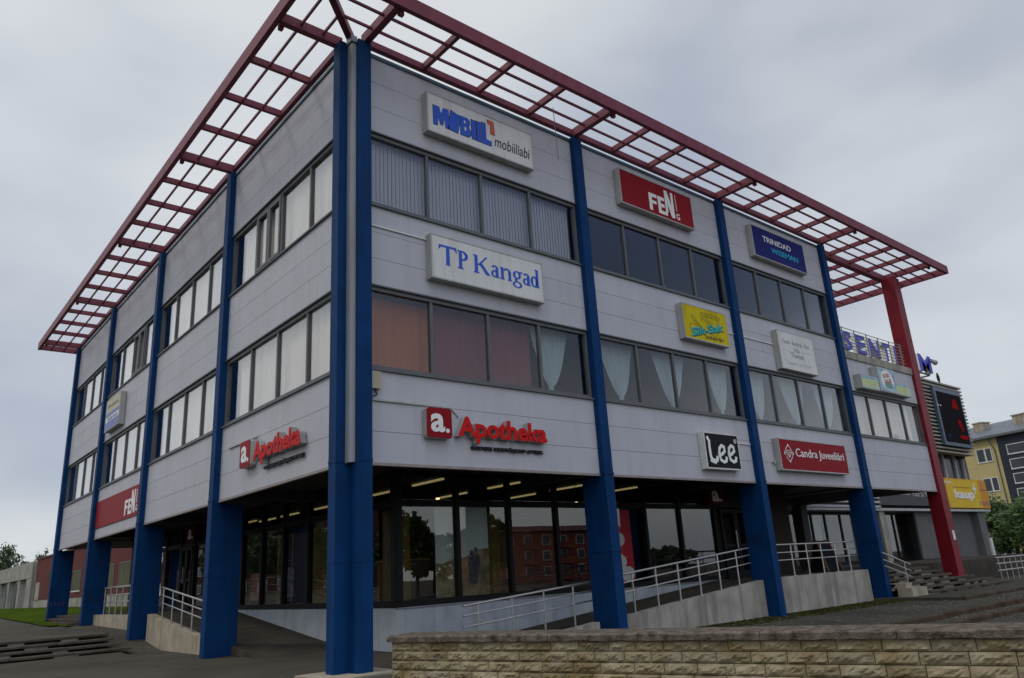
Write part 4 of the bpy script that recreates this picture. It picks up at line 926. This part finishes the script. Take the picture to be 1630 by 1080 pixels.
for r_ in range(9):
    z1 = ZW-.082-r_*ch; z0 = z1-ch+.007; x = .0 if r_ % 2 else -.0
    first = True
    while x < LEN:
        l_ = rr.uniform(.30, .42) if not (first and r_ % 2) else .19
        e = min(LEN, x+l_); block(x, e-.007, z0, z1); x = e; first = False
    block(.04, th-.03, z0, z1, True)
b.build('stone_facing', LIME, t)

# ------------------------------------------------------------------ sandwich board on the platform
t = thing('sandwich_board', 'folding black sandwich board on the platform behind the railing', 'sandwich board', (16.1, 1.0, FL))
for sy, m_ in ((-1, SBLK), (1, SBLK)):
    b = MB(); b.hexa([(15.65, 1.0+sy*.30, FL+.02), (16.45, 1.0+sy*.30, FL+.02), (16.45, 1.0+sy*.33, FL+.02), (15.65, 1.0+sy*.33, FL+.02)], [(15.72, 1.0+sy*.02, 1.98), (16.38, 1.0+sy*.02, 1.98), (16.38, 1.0+sy*.05, 1.98), (15.72, 1.0+sy*.05, 1.98)]); b.build('board', m_, t)
    b = MB()
    for xa, xb in ((15.60, 15.68), (16.42, 16.34)):
        b.hexa([(xa, 1.0+sy*.31, FL), (xa+.05, 1.0+sy*.31, FL), (xa+.05, 1.0+sy*.345, FL), (xa, 1.0+sy*.345, FL)], [(xb, 1.0+sy*.03, 2.0), (xb+.05, 1.0+sy*.03, 2.0), (xb+.05, 1.0+sy*.065, 2.0), (xb, 1.0+sy*.065, 2.0)])
    b.build('frame', WOODB, t)

# ------------------------------------------------------------------ neighbouring centre building on the right
SY = 5.0
Sb = thing('centre_building', 'low dark grey shopping centre building behind the red column', 'building', (30, 8, .2))
MB().box(17.8, 42.0, 5.6, 22, 3.5, 10.1).build('wall', LGWALL, Sb)
MB().box(17.8, 41.2, 6.6, 22, .2, 3.49).build('wall', LGWALL, Sb)
b = MB(mapR); b.box(28.9, 36.4, 3.56, 4.4, -5.58, -SY); Sbf = b.build('sign_band', M('dark sign band', (.075, .075, .077), .7), Sb)
let(Sb, mapR, LGREY, T('info@rakvereinfo.ee', 29.6, 32.3, 3.98, 4.22, -SY+.002, -SY+.02, bold=.01), T('+372 51 98 10', 32.55, 34.9, 3.98, 4.22, -SY+.002, -SY+.02, bold=.01))
b = MB(mapR)
for i, z in enumerate((3.42, 3.62, 3.82)): b.box(20.0, 28.85-.0*i, z, z+.09, -5.6, -SY+.12)
b.box(20.0, 42.0, 3.30, 3.41, -6.6, -SY+.06); b.build('canopy_edge', LGREY, Sb)
MB().box(17.8, 28.85, 5.1, 5.59, 3.45, 4.6).build('fascia', LGWALL, Sb)
for x0, x1 in ((28.9, 29.4),): MB().box(x0, x1, 5.05, 5.5, FL, 3.29).build('pillar', CONC, Sb)
MB().box(21.55, 22.0, 4.6, 5.0, FL-.02, CB).build('pillar', M('dark pillar', (.09, .085, .085), .8), Sb)
MB().box(40.3, 41.25, 5.05, 5.45, .2, 3.29).build('pillar', LGWALL, Sb)
MB().box(41.0, 41.27, 4.95, 5.049, .95, 1.9).build('pillar_panel', SIGNW, Sb)
MB().box(33.0, 36.5, 5.25, 5.35, FL, 3.29).build('wall_panel', LGWALL, Sb)
MB().box(37.2, 40.29, 5.3, 5.4, .2, 1.0).build('wall_panel', CONCB, Sb)
MB().box(37.4, 40.29, 5.41, 5.5, 1.0, 3.29).build('wall_panel', M('grey door panel', (.10, .102, .105), .7), Sb)
f = MB().box(22.1, 28.89, 5.7, 5.78, FL, FL+.15)
for x in (22.1, 23.1, 24.2, 25.3, 26.6, 27.8): f.box(x-.05, x+.05, 5.7, 5.78, FL+.15, 3.29)
for x in (29.5, 30.8, 31.6, 33.0): f.box(x-.06, x+.06, 5.7, 5.78, FL+.15, 3.29)
f.box(22.05, 33.1, 5.68, 5.79, 3.18, 3.292)
fo = f.build('shop_window', SHOPF, Sb)
for p, q_ in ((22.1, 23.1), (23.1, 24.2), (24.2, 25.3), (25.3, 26.6), (26.6, 27.8), (29.5, 30.8), (30.8, 31.6), (31.6, 33.0)):
    MB().box(p+.05, q_-.05, 5.735, 5.745, FL+.15, 3.29).build('pane', SGLASS, fo)
MB().box(23.2, 24.15, 5.9, 5.93, 2.3, 3.2).build('window_sheet', M('yellowed paper sheet', (.42, .38, .20), .8), fo)
MB().box(24.3, 25.25, 5.9, 5.93, FL+.2, 3.2).build('window_sheet', M('pale green sheet', (.30, .34, .33), .8), fo)
MB().box(22.2, 22.7, 5.9, 5.93, FL+.2, 3.2).build('window_sheet', M('pale sheet', (.45, .40, .25), .8), fo)
# upper window, screen and slats
f = MB(mapR)
for u in (36.6, 38.1, 39.6, 40.7): f.box(u-.06, u+.06, 5.0, 6.48, -5.58, -SY-.3)
f.box(36.6, 40.7, 6.38, 6.48, -5.58, -SY-.31); uw = f.build('upper_window', LGREY, Sb)
for p, q_ in ((36.66, 38.04), (38.16, 39.54), (39.66, 40.64)): MB(mapR).box(p, q_, 5.0, 6.38, -5.45, -5.42).build('pane', DGLASS, uw)
sc_ = thing('slat_screen', 'tall screen of horizontal beige slats around the led display', 'slat screen', (39.4, 4.8, 6.4))
for i in range(20):
    z = 6.30+i*.20; MB(mapR).box(34.9, 41.15 if i > 1 else 40.8, z, z+.085, -SY-.15, -SY+.30).build('slat', SLATM, sc_)
b = MB(mapR)
for u in (36.3, 38.6, 40.6): b.box(u, u+.1, 6.2, 10.15, -5.59, -SY-.151)
b.build('support', FRAME, sc_)
t = thing('led_display', 'large dark outdoor led display with red picture fragments', 'display', (39.2, 4.6, 6.8))
MB(mapR).box(36.75, 40.35, 6.66, 9.78, -SY+.31, -SY+.46).build('frame', SCRF, t)
MB(mapR).box(37.0, 40.2, 6.84, 9.56, -SY+.4602, -SY+.47).build('screen', SCRM, t)
b = MB(mapR); b.prism([(38.80, 8.80), (39.60, 8.75), (39.40, 9.25), (39.05, 9.30)], -SY+.4705, -SY+.474); b.prism([(39.15, 8.15), (39.50, 8.15), (39.70, 7.65), (39.50, 7.45), (39.35, 7.75), (39.15, 7.85)], -SY+.4705, -SY+.474); b.box(39.05, 40.05, 7.10, 7.30, -SY+.4705, -SY+.474); b.build('picture', LEDR, t)
MB(mapR).box(36.85, 37.00, 8.75, 8.81, -SY+.4705, -SY+.474).box(37.15, 37.30, 8.75, 8.81, -SY+.4705, -SY+.474).build('picture', LEDW, t)
MB(mapR).box(37.45, 37.75, 7.10, 7.25, -SY+.4705, -SY+.474).build('picture', LEDB, t)
t = thing('shop_sign', 'wide orange yellow banner sign reading kaup with a plus', 'sign', (39.4, 5.0, 3.46))
KO = M('orange banner', (.62, .27, .012), .5, 0, .08, 2); KY = M('bright yellow banner', (.70, .46, .012), .5, 0, .08, 2)
MB(mapR).box(36.35, 42.15, 3.47, 5.0, -SY-.55, -SY+.05).build('panel', KO, t)
MB(mapR).box(36.7, 41.0, 3.5, 4.96, -SY+.0502, -SY+.056).build('panel_centre', KY, t)
let(t, mapR, LW, T('kaup', 37.5, 40.1, 3.82, 4.42, -SY+.057, -SY+.09, bold=.03), lambda b: b.box(40.05, 40.55, 4.42, 4.52, -SY+.057, -SY+.09).box(40.25, 40.36, 4.2, 4.8, -SY+.057, -SY+.092), T('tasuta', 36.5, 37.4, 4.72, 4.85, -SY+.057, -SY+.07))
let(t, mapR, LBR, T('sinu kodu kauplus', 37.5, 39.8, 4.50, 4.58, -SY+.057, -SY+.07), name='small_print')
let(t, mapR, M('violet print', (.42, .22, .26), .5), T('sulev', 41.1, 41.9, 4.42, 4.56, -SY+.057, -SY+.07), T('PAULI', 40.7, 42.0, 3.62, 3.85, -SY+.057, -SY+.07), K([(41.4, 4.66), (41.5, 4.9), (41.55, 4.7)], .06, -SY+.057, -SY+.07), name='small_print')
# SENTRUM letters standing on the roof
t = thing('roof_letters', 'big blue roof letters reading SENTRUM on a rail', 'sign letters', (33, 5.2, 10.1))
ulet = [(28.6, 29.5), (29.95, 30.9), (31.3, 32.4), (32.75, 33.55), (34.05, 34.95), (35.4, 36.5), (37.0, 38.55)]
for (a_, b2), ch_ in zip(ulet, 'SENTRUM'):
    b = MB(mapR); text(b, ch_, a_, b2, 10.80, 11.76, -SY-.25, -SY-.02, bold=.03); b.build('letter_body', SIGNW, t)
    b = MB(mapR); text(b, ch_, a_, b2, 10.80, 11.76, -SY-.0198, -SY, bold=.03); b.build('lettering', M('roof letter blue', (.02, .03, .45), .4) if ch_ == 'S' else bpy.data.materials['roof letter blue'], t)
b = MB(mapR); b.box(28.6, 38.4, 10.70, 10.76, -SY-.2, -SY-.1)
for u in (29, 31, 33, 35, 37, 38.2): b.box(u-.03, u+.03, 10.11, 10.70, -SY-.66, -SY-.6); b.box(u-.03, u+.03, 10.62, 10.70, -SY-.6, -SY-.1)
b.build('support_rail', FRAME, t)
t = thing('flood_lamp', 'small floodlight on an arm beside the last roof letter', 'floodlight', (38.3, 5.1, 11.2))
b = MB(); b.tube((38.1, 5.15, 11.3), (38.6, 5.0, 11.55), .025, 8); b.build('arm', STEEL, t); b = MB(); b.tube((38.5, 5.0, 11.56), (38.95, 4.9, 11.44), .09, 10, .15); b.build('lamp_head', CASE, t)
t = MB(); bx = Vector((38.4, 4.75, 10.19))
for i, (o1, r1, o2, r2) in enumerate((((0, 0, .12), .07, (-.02, 0, .34), .085), ((-.02, 0, .34), .085, (-.04, 0, .48), .05), ((-.04, 0, .48), .05, (-.06, 0, .55), .045), ((0, 0, .14), .06, (.12, 0, -.06), .02), ((-.06, 0, .53), .03, (-.15, 0, .52), .008))):
    t.tube(tuple(bx+Vector(o1)), tuple(bx+Vector(o2)), r1, 8, r2)
tag(t.build('bird', M('dark feathers', (.02, .02, .022), .7), smooth=True), 'dark bird perched on top of the slat screen', 'bird')

# ------------------------------------------------------------------ far apartment building on the right
Bp = Vector((74.75, 16.125, 0)); dd = Vector((-.3134, -.9496, 0)); dn = Vector((-.9496, .3134, 0))    # dd: along the front to the right, dn: towards the camera
def mapY(u, v, n): p = Bp+dd*u+dn*n; return (p.x, p.y, v)
t = thing('apartment_building', 'yellow and charcoal apartment building with grey roof at the far right', 'building', tuple(Bp+dd*2-dn*5))
MB(mapY).box(-14, 2.62, 0, 11.0, -11, 0).build('wall', YPLAS, t)
b = MB(mapY)
for z in (2, 3.3, 4.6, 5.9, 7.2, 8.5, 9.8): b.box(-14, 2.6, z, z+.03, .001, .004)
for u in (-1.5, 0, 1.95): b.box(u, u+.03, 2, 11, .001, .0045)
b.build('panel_joints', M('facade joint', (.42, .33, .12), .9), t)
MB(mapY).box(2.63, 22, 0, 11.0, -11, .12).build('wall', BPLAS, t)
MB(mapY).hexa([(-14.5, 11.0, .5), (22.5, 11.0, .5), (22.5, 11.0, -11.5), (-14.5, 11.0, -11.5)], [(-14.5, 11.25, .5), (22.5, 11.25, .5), (22.5, 13.2, -5.5), (-14.5, 13.2, -5.5)]).build('roof', ROOFM, t)
b = MB(mapY); b.box(-14.5, 22.5, 11.02, 11.2, .5, .62); b.build('gutter', FRAME, t)
for u, wd in ((2.9, 1.7), (-1.2, .9)): b = MB(mapY); b.box(u, u+wd, 11.8, 13.0, -3.6, -2.4); b.box(u-.08, u+wd+.08, 13.0, 13.1, -3.68, -2.32); b.build('chimney', CONCB, t)
b = MB(mapY); b.tube((2.0, 10.9, .35), (2.2, 9.9, .08), .05, 6); b.tube((2.2, 9.9, .08), (2.2, .2, .08), .05, 6); b.build('downpipe', FRAME, t)
def fwin(u0, u1, v0, v1, mull=None, n=0.):
    b = MB(mapY); b.box(u0-.07, u1+.07, v0-.1, v0, n, n+.08); b.box(u0-.07, u1+.07, v1, v1+.06, n, n+.05); b.box(u0-.07, u0, v0, v1, n, n+.05); b.box(u1, u1+.07, v0, v1, n, n+.05)
    if mull: b.box(mull-.07, mull+.07, v0, v1, n, n+.05)
    o = b.build('window', WINW, t); MB(mapY).box(u0, u1, v0, v1, n+.002, n+.02).build('pane', DGLASS, o)
for z in (9.0, 6.28, 3.5): fwin(.35, 1.75, z, z+1.15, 1.15)
for z in (9.35, 8.02, 6.72, 5.38): fwin(3.5, 6.6, z, z+.78, n=.12)
fwin(0.1, 1.7, .7, 1.7, 1.2)
for z in (9.0, 6.28): fwin(-2.6, -1.2, z, z+1.15, -1.8)

# ------------------------------------------------------------------ trees and bushes
def leafcloud(b, cx, cy, cz, rx, ry, rz_, n, size, seed, clumps=26):
    rr = random.Random(seed); cl = []
    for _ in range(clumps):
        while True:
            p = Vector((rr.uniform(-1, 1), rr.uniform(-1, 1), rr.uniform(-1, 1)))
            if .25 < p.length < 1: break
        p *= rr.uniform(.75, 1.08); cl.append((p, rr.uniform(.16, .34)))
    for _ in range(n):
        p, r_ = rr.choice(cl)
        d = Vector((rr.gauss(0, 1), rr.gauss(0, 1), rr.gauss(0, 1))).normalized()*r_*rr.random()**.45
        q_ = p+d; o = Vector((cx+q_.x*rx, cy+q_.y*ry, cz+q_.z*rz_))
        a_ = Vector((rr.gauss(0, 1), rr.gauss(0, 1), rr.gauss(0, 1))).normalized(); bb = a_.orthogonal().normalized(); s_ = size*rr.uniform(.6, 1.3)
        b.add([tuple(o-a_*s_), tuple(o+bb*s_*.45), tuple(o+a_*s_), tuple(o-bb*s_*.45)], [(0, 1, 2, 3)])
def tree(name, label, cat, x, y, z0, h, r_, seed, n=2600, size=.28, mat=LEAF, group=None, trunk=True, low=.3):
    t = thing(name, label, cat, (x, y, z0), group); rr = random.Random(seed)
    b = MB(); b.tube((x, y, z0), (x+.1, y, z0+h*.45), h*.028, 8, h*.018); b.tube((x+.1, y, z0+h*.45), (x, y+.1, z0+h*.8), h*.018, 8, h*.006)
    for i in range(7):
        a_ = i*2.4+rr.random(); zz = z0+h*(.32+.07*i); b.tube((x+.08, y, zz), (x+math.cos(a_)*r_*.7, y+math.sin(a_)*r_*.7, zz+h*.14), h*.010, 6, h*.003)
    b.build('trunk', BARK, t)
    b = MB(); leafcloud(b, x, y, z0+h*(.5+low/2), r_, r_, h*(.5-low/2), n, size, seed, 44); b.build('crown', mat, t)
    return t
tree('broadleaf_tree', 'round dark broadleaf tree beyond the old concrete wall at the far left', 'tree', 9.6, 112, .3, 8.9, 2.7, 11, 2600, .22)
tree('conifer_tree', 'pointed sparse tree showing above the red boarded building', 'tree', 13.5, 112, .3, 8.3, 1.5, 12, 900, .22)
t = thing('bush', 'large round green bush in front of the charcoal building', 'bush', (62, 11.5, .2))
b = MB(); leafcloud(b, 62.0, 10.6, 2.9, 3.0, 3.2, 2.6, 9000, .16, 21, 60); b.build('crown', LEAFB, t)
b = MB()
for i in range(7): a_ = i*.9; b.tube((62+.2*math.cos(a_), 10.6+.2*math.sin(a_), .1), (62+1.6*math.cos(a_), 10.6+1.6*math.sin(a_), 3.0), .07, 6, .03)
b.build('stem', BARK, t)
t = thing('climbing_plant', 'dark climbing shrub growing at the end of the centre building', 'shrub', (42.8, 6.2, .2))
b = MB(); leafcloud(b, 43.0, 7.0, 2.3, .8, 1.2, 2.2, 2600, .11, 23, 40); b.build('crown', LEAF, t)
b = MB(); b.tube((43, 7, .1), (43, 7.1, 3.2), .05, 6, .02); b.build('stem', BARK, t)
# barrier railing at far right
t = thing('barrier_railing', 'low galvanised barrier railing at the far right edge', 'railing', (29, 0, .2))
for d_ in (1.09, .88, .64): b = MB(); b.tube((26.45, 0, d_), (34, 0, d_), .026, 8); b.build('rail', STEEL, t)
for i in range(13): b = MB(); b.tube((26.7+i*.6, 0, .28), (26.7+i*.6, 0, 1.08), .018, 6); b.build('post', STEEL, t)

# ------------------------------------------------------------------ red boarded building and old concrete wall on the left
RX = 4.0
t = thing('red_building', 'low red boarded building with a pale plinth beyond the left columns', 'building', (RX+5, 38, 1))
MB().box(RX, RX+12, 24.5, 53.5, 1.75, 4.45).build('wall', REDPL, t)
MB().box(RX+.03, RX+11.9, 24.6, 53.4, .6, 1.749).build('plinth', OLDC, t)
MB().box(RX-.05, RX+12.05, 24.45, 53.55, 4.451, 4.56).build('roof_edge', M('dark red coping', (.10, .03, .028), .7), t)
def rwin(y0, y1, z0, z1, fr=WINW):
    b = MB(); b.box(RX-.04, RX-.002, y0-.08, y1+.08, z0-.07, z0); o = b.build('window', WINW, t)
    b = MB(); b.box(RX-.03, RX-.002, y0-.06, y0, z0, z1); b.box(RX-.03, RX-.002, y1, y1+.06, z0, z1); b.box(RX-.03, RX-.002, y0-.06, y1+.06, z1, z1+.06); b.build('frame', FRAME, o)
    MB().box(RX-.012, RX-.001, y0, y1, z0, z1).build('pane', M('curtained pane', (.13, .12, .08), .9, 0, .35, 3, (1, 4, .3), spec=.05), o)
for y0, y1 in ((26.6, 30.6), (31.6, 36.3), (39.0, 41.0), (41.4, 43.6)): rwin(y0, y1, 2.1, 3.15)
b = MB(); b.box(RX-.03, RX-.002, 47.2, 48.8, 2.9, 3.5); b.build('window', M('dark vent', (.06, .025, .022), .8), t)
MB().tube((RX-.1, 44.9, 1.0), (RX-.1, 44.9, 4.0), .09, 8).build('downpipe', SHOPF, t)
MB().box(RX-.02, RX-.003, 51.6, 53.0, 1.75, 2.9).build('render_patch', OLDC, t)
t = thing('concrete_wall', 'old stained concrete wall with open bays at the far left', 'wall', (RX, 70, 1))
MB().box(RX, RX+.5, 55.2, 110, 3.3, 4.45).build('beam', OLDC, t)
for i in range(10): MB().box(RX+.02, RX+.48, 55.2+i*5.2, 57.4+i*5.2 if i == 0 else 56.0+i*5.2, .6, 3.299).build('pier', OLDC, t)
MB().box(RX+2.5, RX+2.7, 55, 112, .6, 3.9).build('back_wall', LGWALL, t)
t = thing('roadside_board', 'small pale board at the far left edge', 'board', (.5, 60, 1)) if False else None

# ------------------------------------------------------------------ across the square (behind the camera, seen reflected in the glass)
t = thing('brick_apartment_block', 'red brick apartment block with balconies across the square', 'building', (75, -72, 0))
MB0 = thing('unseen_building', 'long dull brown building out of view, added to darken the left-hand glass', 'building', (-45, 90, 0))  # unseen building added so the left-hand glass reflects less sky
MB().box(-52, -42, 30, 175, -.1, 11.5).build('wall', M('dull brown render', (.10, .05, .03), .9), MB0)
for r_ in range(3):
    for k_ in range(16):
        o = MB().box(-41.99, -41.9, 36+k_*8, 39+k_*8, 1.2+r_*3.3, 3.0+r_*3.3).build('window', WINW, MB0); MB().box(-41.899, -41.88, 36.2+k_*8, 38.8+k_*8, 1.4+r_*3.3, 2.8+r_*3.3).build('pane', DGLASS, o)
BR = M('red brick render', (.24, .06, .045), .8, 0, .15, 2)
MB().box(63.5, 92, -82, -70, 0, 7.3).build('wall', BR, t)
MB().hexa([(63, -83, 7.3), (92.5, -83, 7.3), (92.5, -69.4, 7.3), (63, -69.4, 7.3)], [(63, -77, 8.4), (92.5, -77, 8.4), (92.5, -75, 8.4), (63, -75, 8.4)]).build('roof', M('dark red roof', (.10, .03, .03), .8), t)
for r_ in range(3):
    for k_ in range(8):
        x = 64.2+k_*3.5; z = .9+r_*2.2
        o = MB().box(x, x+1.5, -69.99, -69.9, z, z+1.4).build('window', WINW, t); MB().box(x+.1, x+1.4, -69.899, -69.88, z+.1, z+1.3).build('pane', DGLASS, o)
        if k_ % 2: MB().box(x-.3, x+2.0, -69.88, -68.9, z-.6, z+.3).build('balcony', BR, t)
for i, (x, y, h, r_) in enumerate(((30, -40, 7.5, 1.6), (33, -42, 5.6, 2.2), (38.5, -40, 6.6, 1.3), (68, -44, 3.6, 4), (-24, 66, 8, 5), (-24, 56, 7.5, 5), (-26, 84, 9, 6))):
    tree('square_tree', ('tree reflected in the first shop pane beside the corner', 'lower tree reflected in the first shop pane', 'tree reflected in front of the brick block', 'tree reflected at the right end of the brick block', 'unseen tree added across the street on the left', 'unseen tree added across the street on the far left', 'unseen tree added beyond the others on the left')[i], 'tree', x, y, -.1, h, r_, 40+i, 1800, .3, LEAF)  # last three trees are added to block sky from the left-hand glass

bpy.context.view_layer.update()
